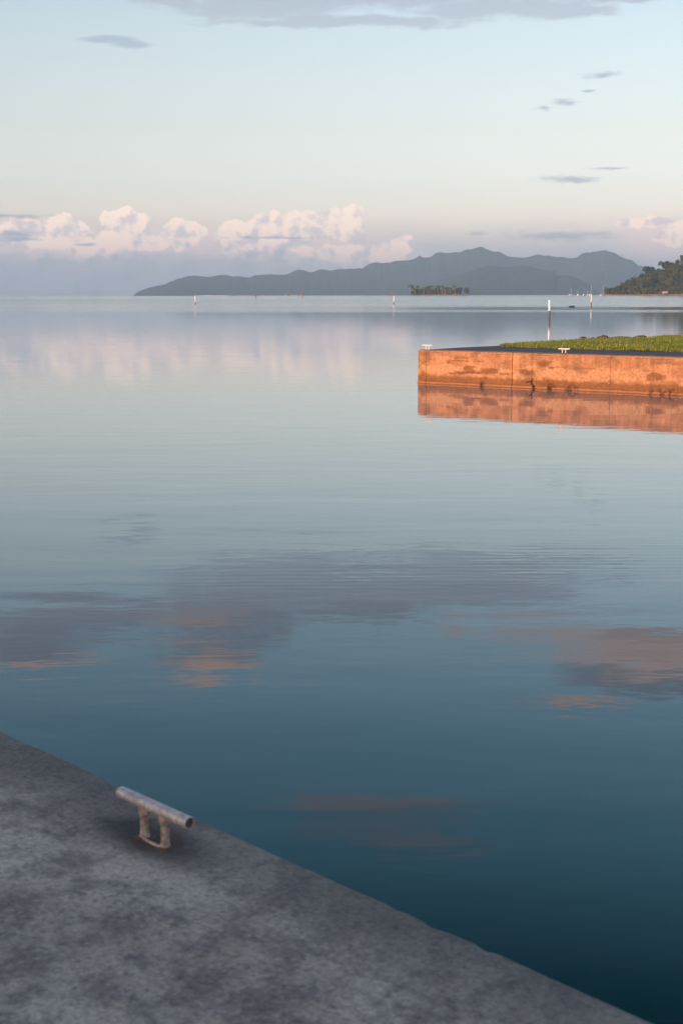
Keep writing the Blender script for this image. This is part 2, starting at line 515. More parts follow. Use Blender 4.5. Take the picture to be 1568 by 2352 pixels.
def mat_water():
    m, g, b = new_mat('lagoon_water')
    geo = g.n('ShaderNodeNewGeometry')
    x, y, z = g.sep(geo.outputs['Position'])
    dist = g.m('SQRT', g.m('ADD', g.m('MULTIPLY', x, x), g.m('MULTIPLY', y, y)))
    body = g.ramp(g.m('DIVIDE', dist, 40.0, clamp=True), [(0.12, (0.0, 0.003, 0.004)), (0.26, (0.004, 0.05, 0.062)), (0.5, (0.05, 0.18, 0.20)), (1.0, (0.10, 0.24, 0.26))])  # darker close in: deeper water, plus the quay's shade put into the colour
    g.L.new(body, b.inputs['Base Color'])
    b.inputs['IOR'].default_value = 1.60
    # breeze-ruffled belts: beyond ~210 m, with a calm strip inside them, wandering with place
    wn = g.m('SUBTRACT', g.noise(g.xyz(g.m('MULTIPLY', x, 0.004), g.m('MULTIPLY', y, 0.012), 0.0), 1.0, 3, 0.6), 0.5)
    ang = g.m('DIVIDE', 3267.0 * CAM_H, g.m('MAXIMUM', y, 1.0))
    ang = g.m('ADD', ang, g.m('MULTIPLY', wn, 4.5))
    ang = g.m('ADD', ang, g.m('MULTIPLY', x, g.m('DIVIDE', -7.0, g.m('MAXIMUM', y, 30.0))))
    far = g.mr(ang, 38.0, 43.0, 1.0, 0.0)
    calm1 = g.m('MULTIPLY', g.m('MULTIPLY', g.mr(ang, 27.5, 30.0, 0.0, 1.0), g.mr(ang, 34.0, 36.0, 1.0, 0.0)), g.mr(g.m('DIVIDE', x, g.m('MAXIMUM', y, 1.0)), -0.02, 0.12))
    ruf = g.m('MULTIPLY', far, g.m('SUBTRACT', 1.0, g.m('MULTIPLY', calm1, 0.9)))
    vary = g.ramp(g.m('DIVIDE', ang, 44.0, clamp=True), [(0.0, (0.55,) * 3), (0.16, (0.6,) * 3), (0.28, (1.0,) * 3), (0.46, (0.95,) * 3), (0.62, (0.5,) * 3), (0.9, (0.45,) * 3)])
    ruf = g.m('MULTIPLY', ruf, vary)
    mid = g.mr(dist, 20.0, 120.0, 0.008, 0.042)
    rough = g.m('ADD', mid, g.m('MULTIPLY', ruf, 0.15))
    g.L.new(rough, b.inputs['Roughness'])
    # slow swell + small wavelets
    P = g.xyz(g.m('MULTIPLY', x, 0.35), y, 0.0)
    h1 = g.m('MULTIPLY', g.noise(P, 0.55, 2, 0.5, 0.4), 0.0085)
    h2 = g.m('MULTIPLY', g.noise(g.xyz(g.m('MULTIPLY', x, 0.45), y, 3.0), 2.2, 3, 0.55, 0.3), 0.0021)
    # patches of fine parallel ripples
    pm = g.mr(g.noise(g.xyz(g.m('MULTIPLY', x, 0.10), g.m('MULTIPLY', y, 0.22), 5.0), 1.0, 2, 0.5), 0.46, 0.66)
    wv = g.n('ShaderNodeTexWave', wave_type='BANDS', bands_direction='Y', wave_profile='SIN')
    g.put(wv.inputs['Vector'], g.xyz(g.m('MULTIPLY', x, 0.12), y, 0.0))
    wv.inputs['Scale'].default_value = 1.9
    wv.inputs['Distortion'].default_value = 3.2
    wv.inputs['Detail'].default_value = 2.0
    wv.inputs['Detail Scale'].default_value = 1.3
    pm = g.m('MULTIPLY', pm, g.m('MULTIPLY', g.mr(dist, 8.0, 11.0), g.mr(dist, 20.0, 45.0, 1.0, 0.3)))
    h3 = g.m('MULTIPLY', g.m('MULTIPLY', wv.outputs[1], pm), 0.00042)
    h4 = g.m('MULTIPLY', g.m('MULTIPLY', g.noise(g.xyz(g.m('MULTIPLY', x, 0.05), g.m('MULTIPLY', y, 0.6), 9.0), 1.0, 4, 0.65), 0.011), g.mr(dist, 22.0, 50.0))
    hh = g.m('ADD', g.m('ADD', g.m('ADD', h1, h2), h3), h4)
    amp = g.m('MULTIPLY', g.mr(dist, 14.0, 60.0, 1.0, 0.42), g.mr(dist, 4.0, 12.0, 0.45, 1.0))
    b1 = g.bump(g.m('MULTIPLY', hh, amp), 1.0)
    g.L.new(b1, b.inputs['Normal'])
    return m


def mat_quay():
    m, g, b = new_mat('weathered_quay_concrete')
    tc = g.n('ShaderNodeTexCoord')
    P = tc.outputs['Object']
    n1 = g.noise(P, 1.1, 5, 0.62, 0.5)
    n2 = g.noise(P, 7.0, 5, 0.65)
    n3 = g.noise(P, 38.0, 4, 0.7)
    n4 = g.noise(P, 160.0, 2, 0.6)
    c1 = g.mix(g.mr(n1, 0.38, 0.60), (0.46, 0.33, 0.235), (0.78, 0.59, 0.435))
    c2 = g.mix(g.m('MULTIPLY', g.mr(n2, 0.42, 0.62), 0.72), c1, (0.235, 0.165, 0.135))
    c3 = g.mix(g.m('MULTIPLY', g.mr(n3, 0.5, 0.72), 0.55), c2, (0.66, 0.52, 0.46))
    c4 = g.mix(g.m('MULTIPLY', g.mr(n3, 0.30, 0.50, 1.0, 0.0), 0.55), c3, (0.09, 0.075, 0.07))
    sx, sy, sz = g.sep(P)       # x along the edge, y inwards
    w = g.m('MULTIPLY', g.m('SUBTRACT', n2, 0.5), 0.35)
    edge = g.mr(g.m('ADD', sy, w), 0.05, 0.42, 1.0, 0.0)
    c5 = g.mix(g.m('MULTIPLY', edge, 0.62), c4, (0.13, 0.10, 0.088))
    # damp rust-brown stain with a shape of its own round the foot of the cleat
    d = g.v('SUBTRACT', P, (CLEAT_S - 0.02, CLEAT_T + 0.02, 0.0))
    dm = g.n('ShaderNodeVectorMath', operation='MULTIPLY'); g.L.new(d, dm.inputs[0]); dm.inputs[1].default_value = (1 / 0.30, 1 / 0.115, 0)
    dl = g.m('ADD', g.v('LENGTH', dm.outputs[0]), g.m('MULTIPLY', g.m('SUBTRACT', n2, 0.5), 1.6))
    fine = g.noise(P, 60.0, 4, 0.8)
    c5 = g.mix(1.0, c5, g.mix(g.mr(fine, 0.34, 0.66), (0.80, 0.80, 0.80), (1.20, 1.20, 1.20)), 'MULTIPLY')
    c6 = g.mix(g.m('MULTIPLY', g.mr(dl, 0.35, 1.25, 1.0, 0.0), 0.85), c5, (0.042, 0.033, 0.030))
    d2 = g.v('SUBTRACT', P, (CLEAT_S, CLEAT_T, 0.0))
    rust = g.m('ADD', g.v('LENGTH', d2), g.m('MULTIPLY', g.m('SUBTRACT', n3, 0.5), 0.12))
    c7 = g.mix(g.m('MULTIPLY', g.mr(rust, 0.03, 0.11, 1.0, 0.0), 0.6), c6, (0.15, 0.07, 0.04))
    # hairline cracks and scuffs
    vc = g.v('ADD', P, g.v('SUBTRACT', g.noise(P, 3.0, 3, 0.6, color=True), (0.5, 0.5, 0.5)))
    crk = g.voro(vc, 0.75, 0.0, 'DISTANCE_TO_EDGE')
    c8 = g.mix(g.m('MULTIPLY', g.mr(crk, 0.004, 0.02, 1.0, 0.0), 0.12), c7, (0.08, 0.07, 0.065))
    scf = g.noise(g.xyz(g.m('MULTIPLY', sx, 1.2), g.m('MULTIPLY', sy, 6.0), 0.0), 1.6, 4, 0.6, 0.6)
    c9 = g.mix(g.m('MULTIPLY', g.mr(scf, 0.60, 0.72), 0.45), c8, (0.13, 0.115, 0.11))
    g.L.new(c9, b.inputs['Base Color'])
    b.inputs['Roughness'].default_value = 0.85
    hh = g.m('ADD', g.m('MULTIPLY', n2, 0.006), g.m('ADD', g.m('MULTIPLY', n3, 0.0030), g.m('MULTIPLY', n4, 0.0008)))
    g.L.new(g.bump(hh, 1.0), b.inputs['Normal'])
    return m


def mat_wall():
    m, g, b = new_mat('old_harbour_concrete')
    at = g.n('ShaderNodeAttribute'); at.attribute_name = 'Stain'
    tc = g.n('ShaderNodeTexCoord')
    P = tc.outputs['Object']
    n = g.noise(P, 16.0, 5, 0.65)
    n2 = g.noise(P, 55.0, 3, 0.6)
    f = g.mr(n, 0.3, 0.7, 0.76, 1.14)
    cm = g.n('ShaderNodeVectorMath', operation='SCALE'); g.L.new(at.outputs['Color'], cm.inputs[0]); g.L.new(f, cm.inputs[3])
    col = g.mix(g.m('MULTIPLY', g.mr(n2, 0.60, 0.72), 0.45), cm.outputs[0], (0.16, 0.11, 0.08))
    g.L.new(col, b.inputs['Base Color'])
    b.inputs['Roughness'].default_value = 0.9
    g.L.new(g.bump(g.m('ADD', g.m('MULTIPLY', n, 0.012), g.m('MULTIPLY', n2, 0.004)), 1.0), b.inputs['Normal'])
    return m


CLEAT_S, CLEAT_T = 1.25, 0.195
M = {}
M['water'] = mat_water()
M['quay'] = mat_quay()
M['wall'] = mat_wall()
M['core'] = simple_mat('dark_joint_concrete', (0.06, 0.05, 0.045), 0.95, scale=12)
M['asphalt'] = simple_mat('worn_dark_pavement', (0.085, 0.078, 0.085), 0.9, var=0.35, scale=5.0, bump=0.004)
M['soil'] = simple_mat('lawn_soil', (0.06, 0.07, 0.025), 0.95, var=0.3, scale=4.0)
M['bank'] = simple_mat('bank_earth', (0.10, 0.075, 0.055), 0.95, var=0.3, scale=3.0, bump=0.05)
M['galv'] = simple_mat('dulled_galvanised_steel', (0.78, 0.59, 0.52), 0.42, 0.5, var=0.22, scale=45.0, bump=0.0006)
M['rusty'] = simple_mat('rust_blotched_steel', (0.48, 0.30, 0.23), 0.55, 0.25, var=0.3, scale=60.0, bump=0.001, c2=(0.62, 0.44, 0.37))
M['pipe_in'] = simple_mat('dark_pipe_bore', (0.16, 0.10, 0.08), 0.9)
M['cream'] = simple_mat('sun_bleached_cleat_paint', (0.80, 0.72, 0.60), 0.55, var=0.08, scale=30.0)
M['white'] = simple_mat('white_marker_paint', (0.80, 0.78, 0.76), 0.5, var=0.06, scale=6.0)
M['pile'] = simple_mat('wet_timber_pile', (0.10, 0.06, 0.035), 0.6, var=0.35, scale=10.0, bump=0.01)
M['red'] = simple_mat('red_marker_paint', (0.55, 0.06, 0.04), 0.5, var=0.1)
M['basalt'] = simple_mat('brown_basalt', (0.12, 0.075, 0.055), 0.8, var=0.5, scale=9.0, bump=0.03)
M['grout'] = simple_mat('rust_stained_grout', (0.16, 0.085, 0.055), 0.9, var=0.45, scale=70.0, bump=0.002)
M['weed'] = simple_mat('wet_dark_rock', (0.02, 0.022, 0.014), 0.8, var=0.3)
M['hull'] = simple_mat('boat_gelcoat', (0.78, 0.76, 0.74), 0.3, var=0.04)
M['mast'] = simple_mat('anodised_mast', (0.55, 0.52, 0.50), 0.4, 0.3, var=0.05)
M['sailcover'] = simple_mat('canvas_sail_cover', (0.16, 0.20, 0.30), 0.8, var=0.1)
M['hutwall'] = simple_mat('timber_hut_boards', (0.25, 0.15, 0.10), 0.8, var=0.2)
M['hutroof'] = simple_mat('pale_sheet_roof', (0.62, 0.50, 0.42), 0.6, var=0.1)
M['shore'] = simple_mat('reddish_shore_stones', (0.34, 0.19, 0.12), 0.9, var=0.35, scale=0.35)
M['sand'] = simple_mat('coral_sand', (0.55, 0.38, 0.26), 0.9, var=0.15, scale=0.3)
M['trunk'] = simple_mat('palm_bark', (0.30, 0.21, 0.15), 0.9, var=0.2)
M['block'] = simple_mat('added_wall_render', (0.45, 0.42, 0.38), 0.9, var=0.12, scale=3.0)  # for the added, unseen wall that shades the near quay
M['foam'] = simple_mat('reef_foam', (0.85, 0.85, 0.85), 0.9, var=0.05)


def leaf_mat(name, a, bb, sc_=0.25):
    m, g, b = new_mat(name)
    geo = g.n('ShaderNodeNewGeometry')
    oi = g.n('ShaderNodeObjectInfo')
    n = g.noise(geo.outputs['Position'], sc_, 3, 0.6)
    r = g.m('MULTIPLY_ADD', oi.outputs['Random'], 0.5, g.m('MULTIPLY', n, 0.9))
    c = g.mix(g.mr(r, 0.3, 0.95, smooth=False), a, bb)
    g.L.new(c, b.inputs['Base Color'])
    b.inputs['Roughness'].default_value = 0.6
    b.inputs['Specular IOR Level'].default_value = 0.25
    return m


M['leaf'] = leaf_mat('dark_forest_leaves', (0.020, 0.030, 0.012), (0.07, 0.085, 0.025))
M['leaf_low'] = leaf_mat('shore_leaves', (0.05, 0.055, 0.018), (0.12, 0.105, 0.035))
M['palmleaf'] = leaf_mat('coconut_fronds', (0.05, 0.07, 0.02), (0.13, 0.125, 0.035))
M['forest'] = simple_mat('far_forest_slope', (0.035, 0.045, 0.030), 0.95, var=0.45, scale=0.006)
M['hill'] = simple_mat('forest_floor', (0.03, 0.035, 0.018), 0.95, var=0.3, scale=0.08)


def mat_grass():
    m, g, b = new_mat('lush_lawn_grass')
    geo = g.n('ShaderNodeNewGeometry')
    at = g.n('ShaderNodeAttribute'); at.attribute_name = 'Tint'
    n = g.noise(geo.outputs['Position'], 0.9, 3, 0.6)
    f = g.m('ADD', g.m('MULTIPLY', at.outputs['Fac'], 0.6), g.m('MULTIPLY', n, 0.6))
    c = g.ramp(f, [(0.15, (0.045, 0.085, 0.014)), (0.42, (0.15, 0.23, 0.03)), (0.7, (0.34, 0.38, 0.07)), (1.0, (0.52, 0.44, 0.17))])
    g.L.new(c, b.inputs['Base Color'])
    b.inputs['Roughness'].default_value = 0.6
    b.inputs['Specular IOR Level'].default_value = 0.3
    # blades let some light through
    tr = g.n('ShaderNodeBsdfTranslucent'); g.L.new(c, tr.inputs[0])
    mx = g.n('ShaderNodeMixShader'); mx.inputs[0].default_value = 0.3
    g.L.new(b.outputs[0], mx.inputs[1]); g.L.new(tr.outputs[0], mx.inputs[2])
    g.L.new(mx.outputs[0], m.node_tree.nodes['Material Output'].inputs[0])
    return m
M['grass'] = mat_grass()


# ------------------------------------------------------------------ sea
def build_sea():
    rings = np.concatenate([[0.0], np.geomspace(3.0, 21000.0, 90)])
    na = 160
    th = np.linspace(0, 2 * pi, na, endpoint=False)
    X = np.cos(th)[:, None] * rings[None, :]
    Y = np.sin(th)[:, None] * rings[None, :]
    Z = sea_z(np.sqrt(X * X + Y * Y))
    V = np.stack([X, Y, Z], -1).reshape(-1, 3)
    F = grid_faces(na, len(rings), wrap=True)
    me = mesh_np('water', V, F)
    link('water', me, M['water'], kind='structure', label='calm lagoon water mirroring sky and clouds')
build_sea()


# ------------------------------------------------------------------ mountains
def srcprof():
    z1 = [(50,598),(100,555),(150,530),(240,500),(300,485),(400,468),(430,450),(475,430),(505,425),(540,402),(590,395),(640,375),(690,366),(730,367),(800,375),(900,382),(1000,362),(1065,355),(1100,362),(1150,380),(1200,373),(1250,375),(1300,387),(1345,388),(1400,362),(1500,355)]
    z2 = [(0,350),(60,355),(150,357),(200,348),(250,320),(305,296),(370,305),(430,328),(480,322),(530,300),(570,294),(650,310),(700,305),(750,293),(820,297),(890,287),(930,291),(980,283),(1010,288),(1040,265),(1100,230),(1160,214),(1210,220),(1230,230),(1290,220),(1330,218),(1380,200),(1450,197),(1520,193)]
    z3 = [(0,185),(50,160),(70,140),(80,135),(95,155),(130,165),(200,155),(260,107),(315,100),(340,112),(430,112),(460,102),(520,105),(550,88),(610,67),(635,75),(690,52),(750,36),(770,42),(790,57),(850,85),(900,100),(940,92),(975,105),(1040,148),(1100,158),(1200,165),(1250,162),(1320,145),(1360,122),(1400,135)]
    z4 = [(0,135),(40,145),(105,138),(130,150),(200,158),(245,155),(300,170),(370,168),(400,160),(450,120),(500,102),(540,108),(580,95),(610,97),(630,85),(680,80),(710,75),(740,92),(810,105),(860,145),(940,180),(1010,195),(1070,255),(1150,265),(1200,290),(1260,320),(1350,370),(1500,480),(1620,600)]
    P = [((360 + x / 3.92), (680 + y / 3.92)) for x, y in z1] + [((760 + x / 3.92), (680 + y / 3.92)) for x, y in z2] \
        + [((1160 + x / 3.92), (680 + y / 3.92)) for x, y in z3] + [((1520 + x / 3.92), (680 + y / 3.92)) for x, y in z4]
    return [(x * 0.81667, y * 0.81667) for x, y in P]


def ridge_mesh(name, prof_px, dist_fn, depth, seed, spur=0.16, n_i=520, n_j=34, jag=0.012, label='', mat=None):
    A = np.array([(azel(x, y)) for x, y in prof_px])
    az = np.linspace(A[0, 0], A[-1, 0], n_i)
    el = np.interp(az, A[:, 0], A[:, 1])
    t = (az - az[0]) / (az[-1] - az[0])
    D = dist_fn(t)
    hr = np.tan(np.radians(el)) * D + CAM_H
    hs = np.convolve(np.pad(hr, 24, mode='edge'), np.hanning(49) / np.hanning(49).sum(), mode='valid')
    hr = hr + jag * 100 * fbm(az * 9.0, 0 * az, 1.0, 4, seed) * np.clip(hr / 200, 0, 1)
    jr = 0.72
    V = np.zeros((n_i, n_j, 3))
    for j in range(n_j):
        s = j / (n_j - 1)
        d = D + depth * (s - jr)
        zs = sea_z(d) - 6
        if s <= jr:
            q = s / jr
            f = q ** 0.8
            sp = fbm(az * 2.2 + 0.6 * q, q * 2.2 + 0 * az, 0.0, 4, seed + 5)
            sp2 = 1 - np.abs(fbm(az * 4.0 + 0.3 * q, q * 1.2 + 0 * az, 3.0, 4, seed + 9)) * 2
            bump = (sp * 0.35 + sp2 * 0.18) * spur * f * (1 - q) * 2.2
            hq = hr * q ** 5 + np.minimum(hs, hr) * (1 - q ** 5)
            z = zs + (hq - zs) * np.clip(f * (0.9 + 0.1 * q) + bump, 0, 0.985 if q < 1 else 1)
            if q >= 0.999: z = hr
            z = np.minimum(z, CAM_H + (hr - CAM_H) * d / D - (1 - q) * 2)
        else:
            q = (s - jr) / (1 - jr)
            z = zs + (hr - zs) * (1 - q) ** 1.3
        a = np.radians(az)
        V[:, j, 0] = np.sin(a) * d; V[:, j, 1] = np.cos(a) * d; V[:, j, 2] = z
    me = mesh_np(name, V.reshape(-1, 3), grid_faces(n_i, n_j))
    link(name, me, mat or M['forest'], kind='structure', label=label)


ridge_mesh('mountain_range', srcprof(), lambda t: 11500 + 2200 * t, 2600, 3,
           label='long blue mountainous island across the horizon')
foot = [(1180, 440 + 150), (1160 + 250 / 3.92, 680 + 440 / 3.92)]
fp = [(1160 + x / 3.92, 680 + y / 3.92) for x, y in [(-700, 592), (-200, 560), (250, 440), (450, 380), (580, 340), (700, 292), (850, 262), (1000, 280), (1100, 270), (1210, 262), (1300, 275), (1400, 300), (1568, 325)]] \
    + [(1520 + x / 3.92, 680 + y / 3.92) for x, y in [(100, 350), (180, 372), (300, 370), (400, 400), (500, 450), (600, 520), (700, 596)]]
ridge_mesh('foothill', [(x * 0.81667, y * 0.81667) for x, y in fp], lambda t: 9600 + 400 * t, 1600, 31, n_i=300, n_j=26,
           label='lower wooded foothill in front of the blue range')


# ------------------------------------------------------------------ far quay with its walls
T0 = np.array([2.22, 41.68]); WA = np.array([0.7655, -0.6434]); WI = np.array([0.6434, 0.7655])    # along, inward


def W(s, t): return T0 + WA * s + WI * t


def wall_surface(s, v_t, v_z):
    """displace outward and colour"""
    shp = s.shape
    n_big = fbm(s * 1.3, v_z * 1.7, 0.0, 4, 11)
    n_med = fbm(s * 5, v_z * 7, 2.0, 4, 12)
    n_fin = fbm(s * 20, v_z * 24, 4.0, 3, 13)
    out = 0.012 * n_big + 0.007 * n_med + 0.003 * n_fin
    # ledge at the waterline
    led = sstep(0.075, 0.045, v_z + 0.012 * n_med)
    out = out + 0.035 * led
    # horizontal spalled cold joint
    zl = 0.69 + 0.012 * fbm(s * 9, 0 * s, 5.0, 4, 21)
    m = sstep(0.020 + 0.016 * (n_med + 0.4), 0.0, np.abs(v_z - zl)) * sstep(0.3, 0.5, s) * sstep(2.35, 2.2, s) * sstep(-0.25, 0.2, fbm(s * 5, 0 * s, 8.0, 3, 22) + 0.25 * (s - 1))
    zl2 = 0.60 + 0.02 * fbm(s * 6, 0 * s, 6.0, 4, 23)
    m2 = sstep(0.010, 0.0, np.abs(v_z - zl2)) * sstep(-0.05, 0.3, fbm(s * 2.4, 0 * s, 9.0, 3, 24)) * sstep(3.9, 4.3, s)
    # crack
    cx = 3.91 + 0.045 * fbm(0 * s, v_z * 14, 1.0, 3, 25) + np.where(v_z < 0.16, (0.16 - v_z) * 0.7, 0)
    wdt = 0.014 + 0.050 * sstep(0.33, 0.0, v_z)
    mc = sstep(wdt, wdt * 0.4, np.abs(s - cx)) * sstep(0.36, 0.30, v_z)
    mb = sstep(0.018, 0.006, np.abs(v_z - 0.20 - (s - 3.9) * 0.3)) * sstep(0.14, 0.10, np.abs(s - 3.85)) * (s < 3.93)
    out = out - 0.05 * np.maximum(mc, mb) - 0.03 * m - 0.012 * m2
    # mussel and weed lumps at the water
    lump = 0
    for q, w_ in ((4.55, 0.16), (5.2, 0.18), (7.75, 0.30), (8.15, 0.14), (9.6, 0.2), (2.3, 0.07), (11.2, 0.3)):
        lump = np.maximum(lump, np.exp(-((s - q) / w_) ** 2) * sstep(0.24, 0.04, v_z))
    lm = lump * sstep(-0.15, 0.10, fbm(s * 9, v_z * 11, 7.0, 3, 26))
    out = out + 0.045 * lm
    # colours
    base = np.array([0.40, 0.285, 0.225])
    c = np.ones(shp + (3,)) * base
    def blend(c, m_, col): return c * (1 - m_[..., None]) + np.array(col) * m_[..., None]
    c = c * (1 + 0.50 * n_big[..., None] + 0.26 * n_med[..., None])
    strk = fbm(s * 12, v_z * 1.2, 3.0, 4, 27)
    c = c * (1 + 0.30 * strk[..., None])
    eff = sstep(0.0, 0.35, fbm(s * 2.0, v_z * 5.0, 8.0, 4, 28) + 0.9 - np.abs(v_z - 0.42) * 4.0 - 0.25) * 0.65 * sstep(-0.5, 0.3, n_fin + 0.3)
    c = blend(c, np.clip(eff, 0, 1), (0.56, 0.46, 0.38))
    brn = sstep(0.05, 0.32, fbm(s * 1.6 + 40, v_z * 4.5, 2.0, 4, 29)) * sstep(0.95, 0.7, v_z) * 0.85
    c = blend(c, brn, (0.20, 0.12, 0.075))
    brn2 = sstep(0.05, 0.3, fbm(s * 2.3, 0 * s, 2.0, 3, 30) + 0.15) * sstep(0.05, 0.01, np.abs(v_z - 0.37 - 0.03 * fbm(s * 3, 0 * s, 0.0, 3, 33))) * sstep(3.4, 3.1, s)
    c = blend(c, brn2 * 0.7, (0.17, 0.10, 0.065))
    tide = sstep(0.30, 0.20, v_z + 0.05 * n_med)
    c = blend(c, tide * 0.82, (0.20, 0.125, 0.07))
    tide2 = sstep(0.10, 0.07, v_z + 0.02 * n_med)
    c = blend(c, tide2 * 0.75, (0.17, 0.10, 0.05))
    c = blend(c, led * sstep(0.0, 0.03, v_z) * 0.8, (0.44, 0.29, 0.20))
    patch = sstep(0.02, 0.0, np.abs(s - 3.12) - 0.15 + 0.03 * n_med) * sstep(0.03, 0.0, np.abs(v_z - 0.63) - 0.13 + 0.04 * n_med)
    c = blend(c, patch * 0.5, (0.26, 0.20, 0.15))
    top = sstep(0.90, 0.945, v_z + 0.012 * n_med)
    c = blend(c, top * 0.55 * sstep(-0.3, 0.3, n_med + 0.2), (0.40, 0.33, 0.32))
    lipl = sstep(0.012, 0.002, np.abs(v_z - 0.905 - 0.008 * fbm(s * 2, 0 * s, 1.0, 3, 34))) * sstep(-0.2, 0.1, fbm(s * 3, 0 * s, 4.0, 3, 35))
    c = blend(c, lipl * 0.6, (0.18, 0.12, 0.09))
    out = out - 0.01 * lipl
    holes = np.maximum(m, m2)
    c = blend(c, holes * 0.8, (0.13, 0.085, 0.06))
    c = blend(c, np.maximum(mc, mb) * 0.95, (0.02, 0.015, 0.012))
    c = blend(c, lm * 0.95, (0.04, 0.03, 0.02))
    c = blend(c, sstep(0.0, -0.06, v_z), (0.10, 0.09, 0.05))
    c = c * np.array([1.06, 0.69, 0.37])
    return out, np.clip(c, 0.008, 0.9)


def build_far_quay():
    root = empty('quay_wall', (T0[0], T0[1], 0), label='orange-lit stained concrete quay wall with a crack, ending in a square corner', category='quay wall')
    tt = [(0.34, QZ), (0.20, QZ), (0.08, QZ), (0.045, QZ - 0.003), (0.022, QZ - 0.012), (0.008, QZ - 0.028), (0.0, QZ - 0.05)]
    zs = list(np.arange(QZ - 0.065, -0.08, -0.0135)) + [-0.12, -0.3, -0.8]
    prof = np.array(tt + [(0.0, z) for z in zs])
    joints = [0.0, 0.32, 3.29, 6.35, 9.7, 13.0, 16.3]
    for k in range(len(joints) - 1):
        s0, s1 = joints[k] + (0.006 if k else 0), joints[k + 1] - 0.006
        if k == 2: s0 += 0.003
        if k == 1: s1 -= 0.003
        if k in (3, 4, 5): s0 -= 0.003
        ns = max(8, int((s1 - s0) / 0.016))
        s = np.linspace(s0, s1, ns)
        S, Tt = np.meshgrid(s, prof[:, 0], indexing='ij')
        _, Z = np.meshgrid(s, prof[:, 1], indexing='ij')
        out, c = wall_surface(S, Tt, Z)
        face = sstep(0.05, 0.0, Tt)
        Tn = Tt - out * face
        Zn = Z + (1 - face) * 0.004 * fbm(S * 3, Tt * 6, 1.0, 3, 41)
        if k == 0:      # the rounded outer corner
            r = 0.05
            e = np.clip((r - S) / r, 0, 1)
            Tn = Tn + r * (1 - np.sqrt(np.clip(1 - e * e, 0, 1)))
        X = T0[0] + WA[0] * S + WI[0] * Tn - T0[0]
        Y = T0[1] + WA[1] * S + WI[1] * Tn - T0[1]
        V = np.stack([X, Y, Zn], -1).reshape(-1, 3)
        me = mesh_np('concrete_panel', V, grid_faces(ns, len(prof))[:, ::-1])
        color_attr(me, 'Stain', c.reshape(-1, 3))
        link('concrete_panel', me, M['wall'], root)
    # end face round the tip, along the back edge
    BD = np.array([0.71, 0.704])
    sb = np.linspace(0, 3.9, 240)
    zb = prof[:, 1]; tb = prof[:, 0]
    S, Tt = np.meshgrid(sb, tb, indexing='ij'); _, Z = np.meshgrid(sb, zb, indexing='ij')
    out, c = wall_surface(S * 0.9 + 9.8, Tt, Z)
    nrm = np.array([-0.704, 0.71])     # outward on this side
    c0 = T0 + WI * 0.045 - WA * 0.0
    X = c0[0] + BD[0] * S - nrm[0] * (Tt - 0.6 * out) - T0[0]
    Y = c0[1] + BD[1] * S - nrm[1] * (Tt - 0.6 * out) - T0[1]
    me = mesh_np('end_face', np.stack([X, Y, Z - 0.002], -1).reshape(-1, 3), grid_faces(240, len(prof)))
    color_attr(me, 'Stain', c.reshape(-1, 3))
    link('end_face', me, M['wall'], root)
    # core that closes the joints
    mb = MB()
    poly = [W(0.09, 0.09), W(16.2, 0.09), W(16.2, 0.36), W(0.36, 0.36)]
    vs = [(p[0] - T0[0], p[1] - T0[1], z) for z in (-0.8, QZ - 0.03) for p in poly]
    mb.add(vs, [(0, 1, 5, 4), (1, 2, 6, 5), (2, 3, 7, 6), (3, 0, 4, 7), (4, 5, 6, 7)])
    mb.build('joint_core', M['core'], root, smooth=False)

    # pavement on top
    back = [W(0.38, 0.30), (4.98, 44.45), (5.9, 45.55)]
    F0 = W(2.2, 3.35)
    pave = [W(0.30, 0.30), W(16.3, 0.30), W(18.0, 3.6), W(9.0, 3.4), (5.3, 45.0), (4.9, 44.5), (3.6, 43.15)]
    def sheet(name, poly, z, mat, nsub=1, **tags):
        me = bpy.data.meshes.new(name)
        me.from_pydata([(p[0], p[1], z) for p in poly] + [(p[0], p[1], z - 0.25) for p in poly], [],
                       [tuple(range(len(poly)))] + [(i, (i + 1) % len(poly), (i + 1) % len(poly) + len(poly), i + len(poly))[::-1] for i in range(len(poly))])
        me.update()
        import bmesh
        bm = bmesh.new(); bm.from_mesh(me); bmesh.ops.recalc_face_normals(bm, faces=bm.faces); bm.to_mesh(me); bm.free()
        return link(name, me, mat, **tags)
    sheet('pavement', pave, QZ + 0.008, M['asphalt'], kind='structure', label='narrow dark pavement between quay wall and lawn')

    # lawn: a gently domed ground, coordinates (s along wall, t inward) warped between front and back lines
    n_u, n_v = 90, 40
    u = np.linspace(0, 1, n_u) ** 1.3; v = np.linspace(0, 1, n_v)
    fr = lambda q: np.stack([4.92 + 13.3 * q, 43.72 - 11.3 * q], -1) if False else None
    q = u[:, None]
    fx = 4.92 + q[:, 0] * 0; 
    # front edge starts at the tip of the lawn and follows the wall at ~2.75 m
    s_f = 0.2 + 16.5 * u
    front = np.stack([T0[0] + WA[0] * s_f + WI[0] * (2.75 + 0.5 * np.exp(-u * 6)), T0[1] + WA[1] * s_f + WI[1] * (2.75 + 0.5 * np.exp(-u * 6))], -1)
    tip = np.array([4.95, 44.25])
    front = tip * (1 - sstep(0, 0.06, u))[:, None] + front * sstep(0, 0.06, u)[:, None]
    bk = np.array([(4.97, 44.28), (6.2, 45.5), (7.6, 46.9), (9.2, 48.3), (12.3, 51.2), (16, 54), (28, 64)])
    L = np.concatenate([[0], np.cumsum(np.hypot(*np.diff(bk, axis=0).T))]); L /= L[-1]
    backl = np.stack([np.interp(u ** 0.9, L, bk[:, 0]), np.interp(u ** 0.9, L, bk[:, 1])], -1)
    G = front[:, None, :] * (1 - v)[None, :, None] + backl[:, None, :] * v[None, :, None]
    wdt = np.hypot(*(backl - front).T)[:, None]
